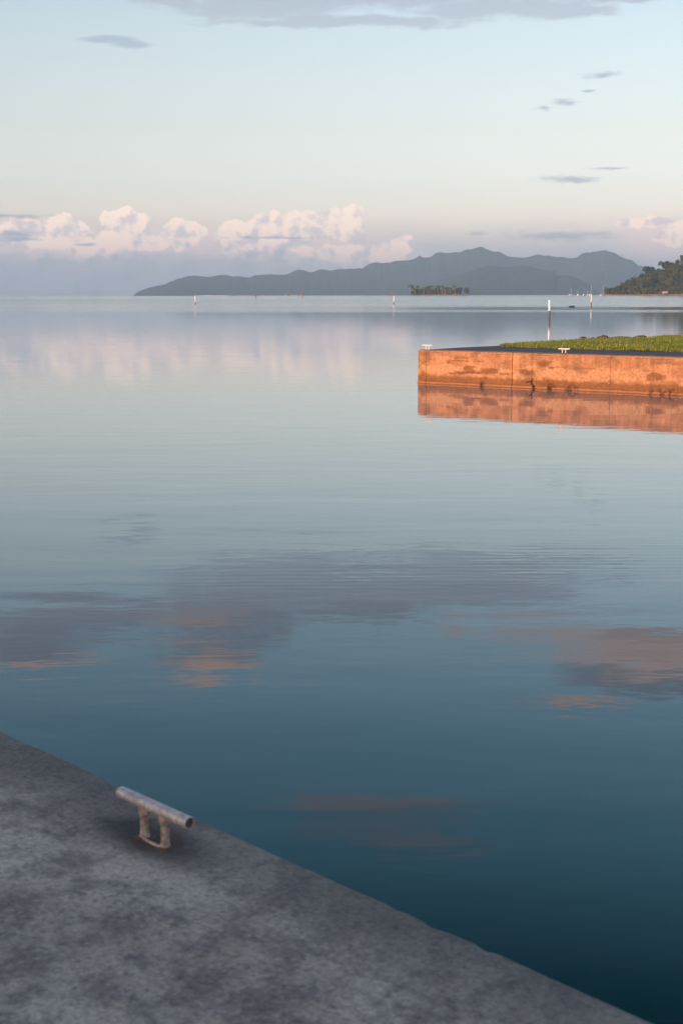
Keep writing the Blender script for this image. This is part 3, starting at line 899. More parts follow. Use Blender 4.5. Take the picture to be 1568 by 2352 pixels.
    dz = 0.07 * np.sin(np.clip(v[None, :] * 1.0, 0, 1) * pi * 0.8) * np.clip(wdt / 8, 0, 1) + 0.02 * np.clip(np.minimum(v[None, :] * wdt, (1 - v[None, :]) * wdt) / 0.4, 0, 1)
    dz = dz + 0.03 * fbm(G[..., 0] * 0.6, G[..., 1] * 0.6, 0, 3, 51) * np.clip(wdt / 3, 0, 1)
    Z = QZ + 0.002 + dz + 0.012
    me = mesh_np('lawn', np.concatenate([G, Z[..., None]], -1).reshape(-1, 3), grid_faces(n_u, n_v))
    link('lawn', me, M['soil'], kind='structure', label='gently domed lawn ground on the quay')
    # blades
    cen = []
    tri_a = []
    for i in range(n_u - 1):
        for j in range(n_v - 1):
            e1 = G[i + 1, j] - G[i, j]; e2 = G[i, j + 1] - G[i, j]
            tri_a.append(abs(e1[0] * e2[1] - e1[1] * e2[0]))
    tri_a = np.array(tri_a); ii = np.repeat(np.arange(n_u - 1), n_v - 1); jj = np.tile(np.arange(n_v - 1), n_u - 1)
    depth = G[ii, jj, 1]
    vis = (G[ii, jj, 0] < G[ii, jj, 1] * 0.27)
    wgt = tri_a * np.where(vis, 1.0, 0.12) * np.where(jj < 4, 2.0, 1.0)
    N = 150000
    pick = RNG.choice(len(wgt), N, p=wgt / wgt.sum())
    fu, fv = RNG.random(N), RNG.random(N)
    I, J = ii[pick], jj[pick]
    def bil(A):
        A = A[..., None] if A.ndim == 2 else A
        return (A[I, J] * ((1 - fu) * (1 - fv))[:, None] + A[I + 1, J] * (fu * (1 - fv))[:, None] + A[I, J + 1] * ((1 - fu) * fv)[:, None] + A[I + 1, J + 1] * (fu * fv)[:, None])
    p = bil(G); z = bil(Z)[:, 0]
    tall = 0.038 + 0.040 * RNG.random(N) + 0.035 * np.clip(fbm(p[:, 0] * 0.9, p[:, 1] * 0.9, 0, 3, 52), -0.5, 1) + 0.06 * (RNG.random(N) > 0.98)
    a = RNG.random(N) * 2 * pi
    w = 0.006 + 0.006 * RNG.random(N)
    lean = tall * (0.25 + 0.5 * RNG.random(N)); la = RNG.random(N) * 2 * pi
    bx, by = np.cos(a) * w, np.sin(a) * w
    V = np.zeros((N, 4, 3))
    V[:, 0] = np.stack([p[:, 0] - bx, p[:, 1] - by, z - 0.01], -1)
    V[:, 1] = np.stack([p[:, 0] + bx, p[:, 1] + by, z - 0.01], -1)
    V[:, 2] = np.stack([p[:, 0] + bx * .7 + lean * .45 * np.cos(la), p[:, 1] + by * .7 + lean * .45 * np.sin(la), z + tall * 0.6], -1)
    V[:, 3] = np.stack([p[:, 0] + lean * np.cos(la), p[:, 1] + lean * np.sin(la), z + tall], -1)
    F = np.arange(N)[:, None] * 4 + np.array([0, 1, 2, 3])[None]
    F3 = np.concatenate([F[:, [0, 1, 2]], F[:, [0, 2, 3]]])
    me = mesh_np('grass', V.reshape(-1, 3), F3, smooth=False)
    tint = np.repeat(np.clip(0.38 + 0.30 * RNG.standard_normal(N) + 0.35 * (RNG.random(N) > 0.90) + 0.9 * np.clip(0.13 - np.minimum(1, (J + fv) / n_v), 0, 1), 0, 1), 4)
    color_attr(me, 'Tint', np.stack([tint] * 3, -1))
    link('grass', me, M['grass'], kind='stuff', label='thick green grass covering the lawn behind the quay wall', category='grass')

    # earth bank behind the lawn, down to the water
    nb = 120
    q = np.linspace(0, 1, nb)
    bx = np.interp(q, L, bk[:, 0]); by = np.interp(q, L, bk[:, 1])
    tg = np.gradient(np.stack([bx, by], -1), axis=0); tg /= np.hypot(*tg.T)[:, None]
    nr = np.stack([-tg[:, 1], tg[:, 0]], -1)
    offs = np.array([-0.6, -0.15, 0.1, 0.35, 0.7, 1.1, 1.6, 2.2]); zz = np.array([QZ - 0.02, QZ + 0.0, QZ - 0.06, QZ - 0.25, 0.4, 0.1, -0.3, -0.8])
    V = np.zeros((nb, len(offs), 3))
    for k, (o_, z_) in enumerate(zip(offs, zz)):
        wob = 0.12 * fbm(bx * 1.6 + k, by * 1.6, 0, 3, 61) * (k > 1)
        V[:, k, 0] = bx + nr[:, 0] * (o_ + wob); V[:, k, 1] = by + nr[:, 1] * (o_ + wob)
        V[:, k, 2] = z_ + 0.8 * wob * (k < 6) * 0.5
    me = mesh_np('embankment', V.reshape(-1, 3), grid_faces(nb, len(offs)))
    link('embankment', me, M['bank'], kind='structure', label='brown earth bank behind the lawn')
build_far_quay()


def boulder(name, loc, size, seed, **tags):
    n, m_ = 20, 12
    th = np.linspace(0, 2 * pi, n, endpoint=False); ph = np.linspace(0.02, pi - 0.02, m_)
    Th, Ph = np.meshgrid(th, ph, indexing='ij')
    d = np.stack([np.cos(Th) * np.sin(Ph), np.sin(Th) * np.sin(Ph), np.cos(Ph)], -1)
    r = 1 + 0.32 * fbm(d[..., 0] * 1.4 + seed, d[..., 1] * 1.4, d[..., 2] * 1.4, 3, seed) + 0.10 * fbm(d[..., 0] * 5, d[..., 1] * 5, d[..., 2] * 5, 2, seed + 3)
    V = d * r[..., None] * np.array(size) / 2
    me = mesh_np(name, V.reshape(-1, 3), grid_faces(n, m_, wrap=True)[:, ::-1])
    o = link(name, me, (M['weed'] if name == 'rock' else M['basalt']), **tags)
    o.location = loc
    return o


boulder('boulder', (8.05, 47.75, 0.93), (0.44, 0.42, 0.42), 5, label='reddish brown rounded rock at the left end of the rocks behind the lawn', category='rock', group='rocks behind the lawn')
boulder('boulder', (8.47, 48.1, 0.93), (0.30, 0.34, 0.38), 9, label='small brown rock, second from the left behind the lawn', category='rock', group='rocks behind the lawn')
boulder('boulder', (8.88, 48.45, 0.95), (0.56, 0.44, 0.42), 14, label='widest dark rock with a ridged top, third from the left behind the lawn', category='rock', group='rocks behind the lawn')
boulder('boulder', (9.62, 49.15, 0.98), (0.85, 0.42, 0.28), 20, label='low flat dark stone lying right of the widest rock', category='rock', group='rocks behind the lawn')
boulder('boulder', (7.72, 47.45, 0.91), (0.20, 0.2, 0.2), 27, label='tiny dark stone left of the reddish rock behind the lawn', category='rock', group='rocks behind the lawn')
boulder('boulder', (10.4, 49.9, 0.99), (0.6, 0.4, 0.28), 33, label='low dark stone half sunk in grass at the right end of the rocks', category='rock', group='rocks behind the lawn')
boulder('rock', (45.66, 284.9, sea_z(288) + 0.02), (1.25, 0.9, 0.42), 41, label='dark half-sunk rock poking out of the lagoon between two white markers', category='rock')


# ------------------------------------------------------------------ cleats
def make_cleat(name, loc, rz, mat_bar, mat_leg, tags, hollow=True, L_=0.350, h=0.109, r=0.0185):
    root = empty(name, loc, rz, **tags)
    n = 28
    xs = [-L_ / 2 + 0.006, -L_ / 2, -L_ / 2, -L_ / 2 + 0.003, -L_ / 4, 0, L_ / 4, L_ / 2 - 0.003, L_ / 2, L_ / 2, L_ / 2 - 0.006]
    rr = [r * .80, r * .80, r * .95, r, r, r * 1.0, r, r, r * .95, r * .80, r * .80]
    if not hollow:
        xs = [-L_ / 2 + .0, -L_ / 2, -L_ / 2, -L_ / 2 + .003, 0, L_ / 2 - .003, L_ / 2, L_ / 2]
        rr = [0.0005, 0.0006, r * .9, r, r, r, r * .9, 0.0005]
    else:
        xs = [-L_ / 2 + 0.05] + xs + [L_ / 2 - 0.05]; rr = [r * .8] + rr + [r * .8]
    vs = []
    for x, q in zip(xs, rr):
        for k in range(n):
            t = 2 * pi * k / n
            vs.append((x, q * cos(t), h + q * sin(t)))
    fs = []
    for i in range(len(xs) - 1):
        for k in range(n):
            k2 = (k + 1) % n
            fs.append((i * n + k, i * n + k2, (i + 1) * n + k2, (i + 1) * n + k))
    mb = MB(); mb.add(vs, fs)
    bar = mb.build('bar', mat_bar, root, angle=50)
    if hollow:
        for sx in (-1, 1):
            d = MB(); x = sx * (L_ / 2 - 0.011)
            d.tube([(x + sx * 0.005, 0, h), (x - sx * 0.004, 0, h)], r * 0.79, 20)
            d.build('bore', M['pipe_in'], bar)
    for lx in (-0.052, 0.052):
        lg = MB()
        rl = 0.0130
        lg.tube([(lx, 0, -0.03), (lx, 0, 0.004), (lx, 0, 0.018), (lx, 0, h - r - 0.020), (lx, 0, h - r - 0.014), (lx, 0, h - r * 0.5)],
                [rl * 1.25, rl * 1.25, rl, rl, rl * 1.35, rl * 1.45], 18)
        lg.build('leg', mat_leg, root)
    if hollow:
        fr = MB()
        pts = [(-0.055, -0.010, 0.022), (-0.046, -0.013, 0.009), (-0.030, -0.015, 0.0045), (0.0, -0.016, 0.004), (0.035, -0.015, 0.004), (0.054, -0.012, 0.003)]
        fr.tube(pts, 0.0048, 10)
        fr.build('foot_rod', mat_leg, root)
        for lx in (-0.052, 0.052):      # lumpy rusty grout collar at each foot
            gc = MB(); rq = random.Random(int(lx * 1000) + 77); n_ = 14; vs = [(lx, 0, 0.004)]; fs = []
            for ring, (rad_, z_) in enumerate(((0.020, 0.0045), (0.028, 0.002), (0.034, -0.004))):
                for k in range(n_):
                    t = 2 * pi * k / n_; q = rad_ * (1 + 0.22 * rq.uniform(-1, 1))
                    vs.append((lx + q * 1.2 * cos(t), q * sin(t), z_))
            for k in range(n_): fs.append((0, 1 + k, 1 + (k + 1) % n_))
            for ring in range(2):
                for k in range(n_):
                    a_ = 1 + ring * n_; fs.append((a_ + k, a_ + n_ + k, a_ + n_ + (k + 1) % n_, a_ + (k + 1) % n_))
            gc.add(vs, fs); gc.build('grout_collar', M['grout'], root)
    return root


EA = np.array([0.676, -0.737]); EI = np.array([-0.737, -0.676]); E0 = np.array([-1.264, 5.074])
# anchor so that the cleat's middle sits at (-0.558, 4.01)
E_org = np.array([-0.556, 4.012]) - EI * (CLEAT_T + 0.025) - EA * CLEAT_S
make_cleat('mooring_cleat', (-0.552, 4.006, QZ), atan2(EA[1], EA[0]), M['galv'], M['rusty'],
           dict(label='weathered steel pipe mooring cleat with open ends on the near shaded quay edge', category='mooring cleat'))
wrz = atan2(WA[1], WA[0])
make_cleat('mooring_cleat', (2.53, 42.05, QZ + 0.004), wrz, M['cream'], M['cream'],
           dict(label='sunlit pale cleat near the corner tip of the far quay', category='mooring cleat', group='sunlit cleats on the far quay'), hollow=False, r=0.019)
make_cleat('mooring_cleat', (6.075, 39.06, QZ + 0.006), wrz, M['cream'], M['cream'],
           dict(label='sunlit pale cleat on the far quay in front of the grass', category='mooring cleat', group='sunlit cleats on the far quay'), hollow=False, r=0.019)


# ------------------------------------------------------------------ near quay
def build_near_quay():
    s = np.concatenate([np.linspace(-16, -2, 60)[:-1], np.arange(-2, 5.0, 0.018), np.linspace(5.0, 16, 60)[1:]])
    side_z = [-0.9, -0.3, -0.1, 0.0, 0.1, 0.25, 0.4, 0.55, 0.7, 0.82, 0.90, 0.935]
    prof = [(0.0, z) for z in side_z] + [(0.003, 0.952), (0.010, 0.963), (0.022, 0.9685), (0.04, 0.97)]
    prof += [(t, 0.97) for t in list(np.arange(0.06, 0.5, 0.022)) + list(np.arange(0.5, 3.4, 0.06)) + [4, 5, 7, 10, 14]]
    prof = np.array(prof)
    S, Tt = np.meshgrid(s, prof[:, 0], indexing='ij'); _, Z = np.meshgrid(s, prof[:, 1], indexing='ij')
    near = sstep(0.06, 0.0, Tt)
    chip = sstep(0.25, 0.62, fbm(S * 6, Z * 5, 0, 3, 71)) * sstep(0.05, 0.0, np.abs(Tt)) * sstep(0.9, 0.955, Z)
    wav = 0.006 * fbm(S * 1.2, Z * 2, 0, 3, 72) + 0.004 * fbm(S * 11, Z * 11, Tt * 11, 3, 73)
    T2 = Tt + near * (wav + 0.014 * chip)
    top = sstep(0.0, 0.05, Tt)
    Z2 = Z + top * (0.004 * fbm(S * 2, Tt * 2, 0, 3, 74) + 0.0022 * fbm(S * 9, Tt * 9, 0, 3, 75)) - 0.010 * chip
    me = mesh_np('quay', np.stack([S, T2, Z2 - QZ], -1).reshape(-1, 3), grid_faces(len(s), len(prof))[:, ::-1])
    o = link('quay', me, M['quay'], kind='structure', label='shaded rough concrete quay in the foreground')
    # local x along the edge, y inward
    o.matrix_world = Matrix(((EA[0], EI[0], 0, E_org[0]), (EA[1], EI[1], 0, E_org[1]), (0, 0, 1, QZ), (0, 0, 0, 1)))
    # unseen wall, added behind the photographer to keep the low sun off this quay
    ax = Vector((0.83, -0.56)); root = empty('added_shade_wall', (-5.3, -8.0, QZ), atan2(ax.y, ax.x), label='unseen low wall added behind the photographer to shade the near quay', category='wall')
    mb = MB(); mb.box((0, 0, 0.82), (16, 0.22, 1.70)); mb.build('wall', M['block'], root, smooth=False)
    mb = MB(); mb.box((0, 0, 1.715), (16.1, 0.34, 0.09)); mb.build('coping', M['block'], root, smooth=False)
build_near_quay()


# ------------------------------------------------------------------ channel markers
def white_marker(loc, h, r_w, r_p, split, tilt, label, up=0.0):
    root = empty('channel_marker', loc, 0, label=label, category='channel marker', group='white topped marker posts in the lagoon')
    root.rotation_euler = (0, tilt, 0)
    a = MB(); a.tube([(0, 0, -0.8), (0, 0, split + 0.05)], r_p, 14); a.build('pile', M['pile'], root)
    b = MB(); b.tube([(-0.3 * r_w, 0, split), (-0.3 * r_w, 0, h - 0.04), (-0.3 * r_w, 0, h)], [r_w, r_w, r_w * .8], 16); b.build('sleeve', M['white'], root)
    if up:
        c_ = MB(); c_.tube([(0, 0, h - 0.02), (0, 0, h + up)], 0.03, 8); c_.build('rod', M['white'], root)
    return root


white_marker((20.49, 141.3, sea_z(143)), 1.98, 0.105, 0.072, 0.94, -0.006, 'nearest thick white-topped post with dark foot beyond the far quay')
white_marker((51.1, 293.8, sea_z(298)), 2.45, 0.11, 0.08, 0.95, -0.01, 'slender tall white-topped post right of the nearest marker, below the moored yachts')
white_marker((-37.2, 367.4, sea_z(369)), 2.12, 0.115, 0.09, 0.72, 0.0, 'white-topped post on the left below the tip of the blue mountains')
white_marker((13.25, 361.6, sea_z(362)), 2.10, 0.12, 0.09, 0.72, 0.02, 'white-topped post left of the palm islet')


def red_marker(px, D, h, r, label):
    d = pix_ray(px, 676); k = D / d.y
    x, y = d.x * k, d.y * k
    root = empty('red_marker', (x, y, sea_z(D)), 0, label=label, category='channel marker', group='red posts far out')
    a = MB(); a.tube([(0, 0, -1), (0, 0, h * 0.5)], r * 0.6, 10); a.build('pile', M['pile'], root)
    b = MB(); b.tube([(0, 0, h * 0.45), (0, 0, h * 0.8), (0, 0, h)], [r, r, r * 0.5], 10); b.build('topmark', M['red'], root)


red_marker(587.5, 880, 3.7, 0.33, 'tall thin red post left of the mountain dip')
red_marker(694.9, 1040, 3.9, 0.36, 'tall thin red post near the middle of the horizon')
red_marker(663.0, 2100, 5.0, 0.7, 'tiny red mark between the two tall red posts')
red_marker(899.8, 2100, 5.5, 0.7, 'small red post standing just over the white post left of the islet')
red_marker(1021.0, 2300, 5.0, 0.9, 'red mark in front of the middle of the palm islet')
red_marker(1046.0, 2300, 4.6, 0.9, 'red mark in front of the right part of the palm islet')


# ------------------------------------------------------------------ vegetation
def crown_mesh(name, seed, clumps, n_leaf, leaf, mat=None, flat=1.0, cr=0.42):
    """crown in a unit frame: about 1 wide, sitting from z 0 up; many leaf-sized quads in clumps"""
    r = np.random.default_rng(seed)
    V = []; 
    for (cx, cy, cz, rad) in clumps:
        n = int(n_leaf * (rad / 0.3) ** 2)
        d = r.standard_normal((n, 3)); d /= np.linalg.norm(d, axis=1)[:, None]
        rr = rad * (0.72 + 0.38 * r.random(n)) * (1 + 0.18 * np.sin(d[:, 0] * 5 + seed) * np.cos(d[:, 2] * 4))
        c = np.stack([cx + d[:, 0] * rr, cy + d[:, 1] * rr, cz + d[:, 2] * rr * flat], -1)
        a = r.standard_normal((n, 3)); a = a - d * (np.sum(a * d, 1) * 0.6)[:, None]; a /= np.linalg.norm(a, axis=1)[:, None]
        b = np.cross(d, a) + 0.3 * r.standard_normal((n, 3)); b /= np.linalg.norm(b, axis=1)[:, None]
        s = leaf * (0.6 + 0.8 * r.random(n))[:, None]
        q = np.stack([c - a * s, c - b * s * .7, c + a * s, c + b * s * .7], 1)
        V.append(q)
    V = np.concatenate(V).reshape(-1, 3)
    F = np.arange(len(V)).reshape(-1, 4)
    me = mesh_np(name, V, F, smooth=False)
    me.materials.append(mat or M['leaf'])
    return me


def clumps_round(seed, n=9, w=0.34, h=0.30):
    r = random.Random(seed)
    out = [(0, 0, 0.45, 0.34)]
    for i in range(n):
        a = 2 * pi * i / n + r.uniform(-.4, .4); q = r.uniform(0.14, w)
        out.append((cos(a) * q, sin(a) * q, 0.42 + r.uniform(-h * .8, h), r.uniform(0.14, 0.24)))
    return out


CR = [crown_mesh('crown', 1, clumps_round(1), 120, 0.07), crown_mesh('crown', 2, clumps_round(2, 11, 0.38, 0.22), 120, 0.066, flat=0.8),
      crown_mesh('crown', 3, clumps_round(3, 8, 0.28, 0.4), 120, 0.07), crown_mesh('crown', 4, clumps_round(4, 10, 0.36, 0.3), 120, 0.06)]
CR_LOW = [crown_mesh('crown', 11, clumps_round(11), 110, 0.07, M['leaf_low']), crown_mesh('crown', 12, clumps_round(12, 9, 0.4, 0.2), 110, 0.07, M['leaf_low'])]
CR_UMB = crown_mesh('crown', 5, [(cos(a) * q, sin(a) * q, 0.58 + 0.10 * sin(a * 3), 0.17) for a, q in [(i * 0.9, 0.12 + 0.05 * i) for i in range(7)]] + [(0, 0, .62, .2)], 130, 0.06, flat=0.75)
CR_CONE = crown_mesh('crown', 6, [(0.05 * sin(i * 2.1) * (1 - i / 9), 0.05 * cos(i * 2.1), 0.12 + i * 0.10, 0.26 * (1 - i / 10.5)) for i in range(10)], 70, 0.04, flat=0.5)
tb = MB()
tb.tube([(0, 0, -0.4), (0.01, 0, 0.2), (-0.01, 0.01, 0.55)], [0.045, 0.032, 0.02], 7)
tb.tube([(0.0, 0, 0.2), (0.16, 0.05, 0.42), (0.26, 0.08, 0.55)], [0.02, 0.014, 0.008], 5)
tb.tube([(0.0, 0, 0.24), (-0.15, -0.06, 0.44), (-0.24, -0.1, 0.56)], [0.02, 0.014, 0.008], 5)
_tk = tb.build('trunk', M['trunk']); TRUNK = _tk.data; bpy.data.objects.remove(_tk)


def tree(kind, loc, w, h, crown, label, cat, group=None, rz=None):
    t = empty(kind, loc, random.uniform(0, 6.28) if rz is None else rz, label=label, category=cat)
    if group: t['group'] = group
    h = h * 1.18
    t.scale = (w, w, h)
    for nm, me in (('trunk', TRUNK), ('crown', crown)):
        o = bpy.data.objects.new(nm, me); COL.objects.link(o); o.parent = t
    return t


# headland on the right, 2.5 km off: silhouette heights of the tree tops against x
HX = np.array([448, 455, 462, 470, 480, 492, 498, 510, 523, 528, 536, 551, 556, 572, 583, 590, 597, 620, 680, 760, 900])
HT = 1.07 * np.array([9, 12, 13, 14, 17, 24, 27, 30, 36, 43, 47, 46, 54, 56, 60, 65, 74, 84, 105, 120, 130.0])
TREE_H = 11.0
def gnd(X): return np.clip(np.interp(X, HX, HT) - TREE_H, 0.8, None)
def land_z(X, q):   # q: 0 shore .. 1 ridge
    return sea_z(2500) + 0.9 + (gnd(X) - 0.9) * np.clip(q, 0, 1) ** 0.85


def build_headland():
    X = np.linspace(449, 900, 130); q = np.concatenate([[-0.06, -0.03], np.linspace(0, 1, 16), [1.3, 1.8]])
    V = np.zeros((len(X), len(q), 3))
    for j, qq in enumerate(q):
        y = 2480 + qq * 170 + 8 * np.sin(X * 0.05)
        z = land_z(X, qq) if qq >= 0 else np.full_like(X, sea_z(2500) + (0.9 + qq * 35))
        if qq > 1: z = land_z(X, 1) * (1 - 0.25 * (qq - 1))
        z = z + (1.2 * fbm(X * 0.05, qq * 6 + 0 * X, 0, 3, 81) if qq > 0.1 else 0)
        fade = sstep(449, 456, X)
        V[:, j, 0] = X * y / 2500; V[:, j, 1] = y; V[:, j, 2] = z * fade + (sea_z(2500) - 1.5) * (1 - fade)
    link('headland', mesh_np('headland', V.reshape(-1, 3), grid_faces(len(X), len(q))), M['hill'], kind='structure', label='wooded headland on the right')
    # stony red-brown shore strip
    X = np.linspace(447, 900, 500)
    offs = [(-9, -1.5), (-6, -0.2), (-4.5, 0.9), (-3, 1.7), (0, 2.1), (4, 2.0)]
    V = np.zeros((len(X), len(offs), 3))
    for j, (o_, z_) in enumerate(offs):
        n = fbm(X * 0.5, j * 3.3 + 0 * X, 0, 3, 83)
        V[:, j, 0] = X; V[:, j, 1] = 2478 + o_ + 8 * np.sin(X * 0.05) + n; V[:, j, 2] = sea_z(2500) + z_ + 0.5 * n * (0 < j)
    link('shore', mesh_np('shore', V.reshape(-1, 3), grid_faces(len(X), len(offs))), M['shore'], kind='structure', label='reddish stony shoreline of the headland')
    rr = random.Random(5)
    rows = 9
    for k in range(rows):
        q = k / (rows - 1)
        x = 461 + k * 4.5
        while x < 640:
            g_ = float(gnd(np.array(x)))
            steep = g_ / 60.0
            if g_ < 3 and q > 0.35: x += 6; continue
            y = 2484 + q * 165 + 8 * sin(x * 0.05) + rr.uniform(-5, 5)
            z = float(land_z(np.array(x), q)) - 1.2
            front = q < 0.2
            w = rr.uniform(10, 16) * (0.75 if front else 1.0)
            h = rr.uniform(11, 17) * (0.62 if front else 1.0)
            cap = float(np.interp(x, HX, HT)) * 1.0 + sea_z(2500)
            h = min(h, max(6, (cap - z) * rr.uniform(1.0, 1.18)))
            cm = rr.choice(CR_LOW if (front or rr.random() < 0.15) else CR)
            if front:
                tree('shore_tree', (x * y / 2500, y, z), w, h, cm, 'low bushy tree in the sunlit row along the foot of the headland', 'tree', 'low trees along the headland shore')
            else:
                tree('forest_tree', (x * y / 2500, y, z), w, h, cm, *([('leafy tree in the upper part of the headland wood, on or just below the skyline', 'tree', 'upper trees of the headland wood'), ('leafy tree in the middle of the headland slope, between shore and skyline', 'tree', 'middle trees of the headland wood'), ('leafy tree low on the headland slope, just behind the shore row', 'tree', 'lower trees of the headland wood')][0 if k >= 7 else 1 if k >= 4 else 2]))
            x += rr.uniform(8.0, 12.5) if not front else rr.uniform(6.5, 9.5)
    sz = sea_z(2500)
    tree('round_tree', (457.0, 2482, sz + 0.8), 10, 14, CR_LOW[0], 'yellow-green round tree at the very tip of the headland', 'tree')
    tree('round_tree', (467.8, 2488, sz + 0.8), 11, 12.5, CR[0], 'dark round tree set apart, second from the headland tip', 'tree')
    tree('umbrella_tree', (534 * 1.056, 2640, float(land_z(np.array(534.0), 1)) - 2), 27, 17, CR_UMB, 'spreading flat-topped tree standing above the headland slope', 'tree')
    tree('umbrella_tree', (561 * 1.056, 2640, float(land_z(np.array(561.0), 1)) - 2), 26, 17, CR_UMB, 'broad flat-topped tree higher on the headland skyline', 'tree')
    tree('conifer', (594 * 1.058, 2645, float(land_z(np.array(597.0), 1)) - 1), 14, 24, CR_CONE, 'tallest pointed conifer at the right edge of the headland', 'tree')
    tree('conifer', (587.5 * 1.057, 2642, float(land_z(np.array(587.5), 1)) - 1), 10, 17, CR_CONE, 'shorter pointed conifer left of the tallest one', 'tree')
build_headland()


def palm_meshes(seed):
    r = random.Random(seed)
    lx, ly = r.uniform(-.12, .12), r.uniform(-.12, .12)
    t = MB(); t.tube([(0, 0, -0.05), (lx * .4, ly * .4, 0.4), (lx, ly, 0.86)], [0.026, 0.018, 0.013], 6)
    o = t.build('trunk', M['trunk']); tm = o.data; bpy.data.objects.remove(o)
    V = []; F = []
    for k in range(15):
        a = 2 * pi * k / 15 + r.uniform(-.2, .2); up = r.uniform(-0.1, 1.9); Lf = r.uniform(0.17, 0.25)
        prev = None
        dirx, diry = cos(a), sin(a)
        for i in range(5):
            q = i / 4
            x = lx + dirx * Lf * q; y = ly + diry * Lf * q; z = 0.86 + Lf * (up * q - 1.35 * q * q)
            w = 0.045 * (0.35 + sin(pi * min(1, q + 0.12)))
            b = len(V)
            V += [(x - diry * w, y + dirx * w, z - w * .6), (x, y, z), (x + diry * w, y - dirx * w, z - w * .6)]
            if prev is not None: F += [(prev, prev + 1, b + 1, b), (prev + 1, prev + 2, b + 2, b + 1)]
            prev = b
    me = bpy.data.meshes.new('crown'); me.from_pydata(V, [], F); me.materials.append(M['palmleaf'])
    return tm, me


PALMS = [palm_meshes(k) for k in range(4)]


def palm(loc, h, label, group, k):
    t = empty('coconut_palm', loc, random.uniform(0, 6.28), label=label, category='palm tree')
    if group: t['group'] = group
    t.scale = (h * 1.15, h * 1.15, h)
    for nm, me in zip(('trunk', 'crown'), PALMS[k % 4]):
        o = bpy.data.objects.new(nm, me); COL.objects.link(o); o.parent = t


def build_islet():
    X0, X1 = 139.0, 271.0
    sz = sea_z(3003)
    n_i, n_j = 60, 14
    u = np.linspace(0, 1, n_i); v = np.linspace(0, 1, n_j)
    U, Vv = np.meshgrid(u, v, indexing='ij')
    X = X0 - 4 + (X1 - X0 + 6) * U; Y = 2985 + 40 * Vv
    Z = sz - 1.0 + 2.6 * np.sin(pi * U) ** 0.3 * np.sin(pi * Vv) ** 0.5 + 0.2 * fbm(X * .3, Y * .3, 0, 2, 90)
    link('islet', mesh_np('islet', np.stack([X, Y, Z], -1).reshape(-1, 3), grid_faces(n_i, n_j)), M['sand'], kind='structure', label='low sandy islet in front of the blue mountains')
    rr = random.Random(12)
    b = sz + 1.2
    palm((144.5, 2998, b), 22.5, 'tallest coconut palm at the left end of the islet', None, 0)
    palm((148.5, 3004, b), 18.0, 'leaning shorter palm just right of the tallest one', None, 1)
    tree('round_tree', (246, 3002, b), 15, 15.5, CR[0], 'dark round tree at the right of the islet, left of the last one', 'tree')
    tree('round_tree', (260.5, 3000, b), 16, 15.5, CR[3], 'dark round tree at the far right end of the islet', 'tree')
    for x in np.arange(152, 238, 3.9):
        palm((x + rr.uniform(-1.5, 1.5), 2996 + rr.uniform(0, 16), b), rr.choice([12.5, 14, 15, 16.5, 17.5, 20.5]), 'coconut palm in the mixed palm row along the islet', 'palms of the islet row', rr.randrange(4))
    for x in np.arange(149, 242, 3.7):
        tree('shore_tree', (x + rr.uniform(-2, 2), 3003 + rr.uniform(0, 8), b), rr.uniform(8, 11), rr.uniform(9.5, 14.0), rr.choice(CR + CR_LOW), 'bushy dark green tree among the palms of the islet', 'tree', 'bushy trees of the islet')
build_islet()


# ------------------------------------------------------------------ boats
def yacht(px, D, length, mast_h, rz, label, group='yachts moored off the headland', cover=True):
    d = pix_ray(px, 676); k = D / d.y
    root = empty('sailboat', (d.x * k, d.y * k, sea_z(D)), rz, label=label, category='sailboat', group=group)
    n, m_ = 16, 7
    V = np.zeros((n, m_, 3))
    bm_ = length * 0.30 / 2
    for i in range(n):
        q = i / (n - 1); x = (q - 0.5) * length
        hw = bm_ * (1 - abs(2 * q - 0.9) ** 2.4 / 1.4) if q > 0.45 else bm_ * (0.75 + 0.25 * q / 0.45)
        hw = max(hw, 0.03)
        for j in range(m_):
            t = (j / (m_ - 1) - 0.5) * 2
            z = 1.15 + 0.35 * (q ** 2) if abs(t) == 1 else -0.3 + 1.1 * abs(t) ** 2.2
            V[i, j] = (x + (0.25 * length * 0.15 * (z / 1.3) if q > 0.9 else 0), t * hw * (1 if abs(t) == 1 else 0.94), z)
    F = [tuple(f) for f in grid_faces(n, m_)]
    F += [(i * m_, (i + 1) * m_, (i + 1) * m_ + m_ - 1, i * m_ + m_ - 1) for i in range(n - 1)]
    F += [tuple(range(m_))]
    me = bpy.data.meshes.new('hull'); me.from_pydata([tuple(p) for p in V.reshape(-1, 3)], [], F)
    import bmesh
    b = bmesh.new(); b.from_mesh(me); bmesh.ops.recalc_face_normals(b, faces=b.faces); b.to_mesh(me); b.free()
    link('hull', me, M['hull'], root)
    c = MB(); c.box((-0.02 * length, 0, 1.55), (length * .42, bm_ * 1.25, 0.8)); c.box((-0.3 * length, 0, 1.7), (length * .14, bm_ * 1.2, 1.5)); c.build('cabin', M['hull'], root, smooth=False)
    ms = MB(); ms.tube([(0.08 * length, 0, 1.2), (0.08 * length, 0, mast_h)], [0.16, 0.10], 8); ms.tube([(0.08 * length, 0, 2.6), (-0.36 * length, 0, 2.7)], 0.1, 6)
    ms.build('mast', M['mast'], root)
    if cover:
        cv = MB(); cv.tube([(0.06 * length, 0, 2.95), (-0.34 * length, 0, 2.95)], [0.26, 0.16], 8); cv.build('sail_cover', M['sailcover'], root)
    # rigging
    rg = MB()
    for p in [(length * .49, 0, 1.4), (-length * .49, 0, 1.2), (0.05 * length, bm_, 1.3), (0.05 * length, -bm_, 1.3)]:
        rg.tube([(0.08 * length, 0, mast_h - .3), p], 0.025, 4)
    rg.build('rigging', M['mast'], root)
    return root


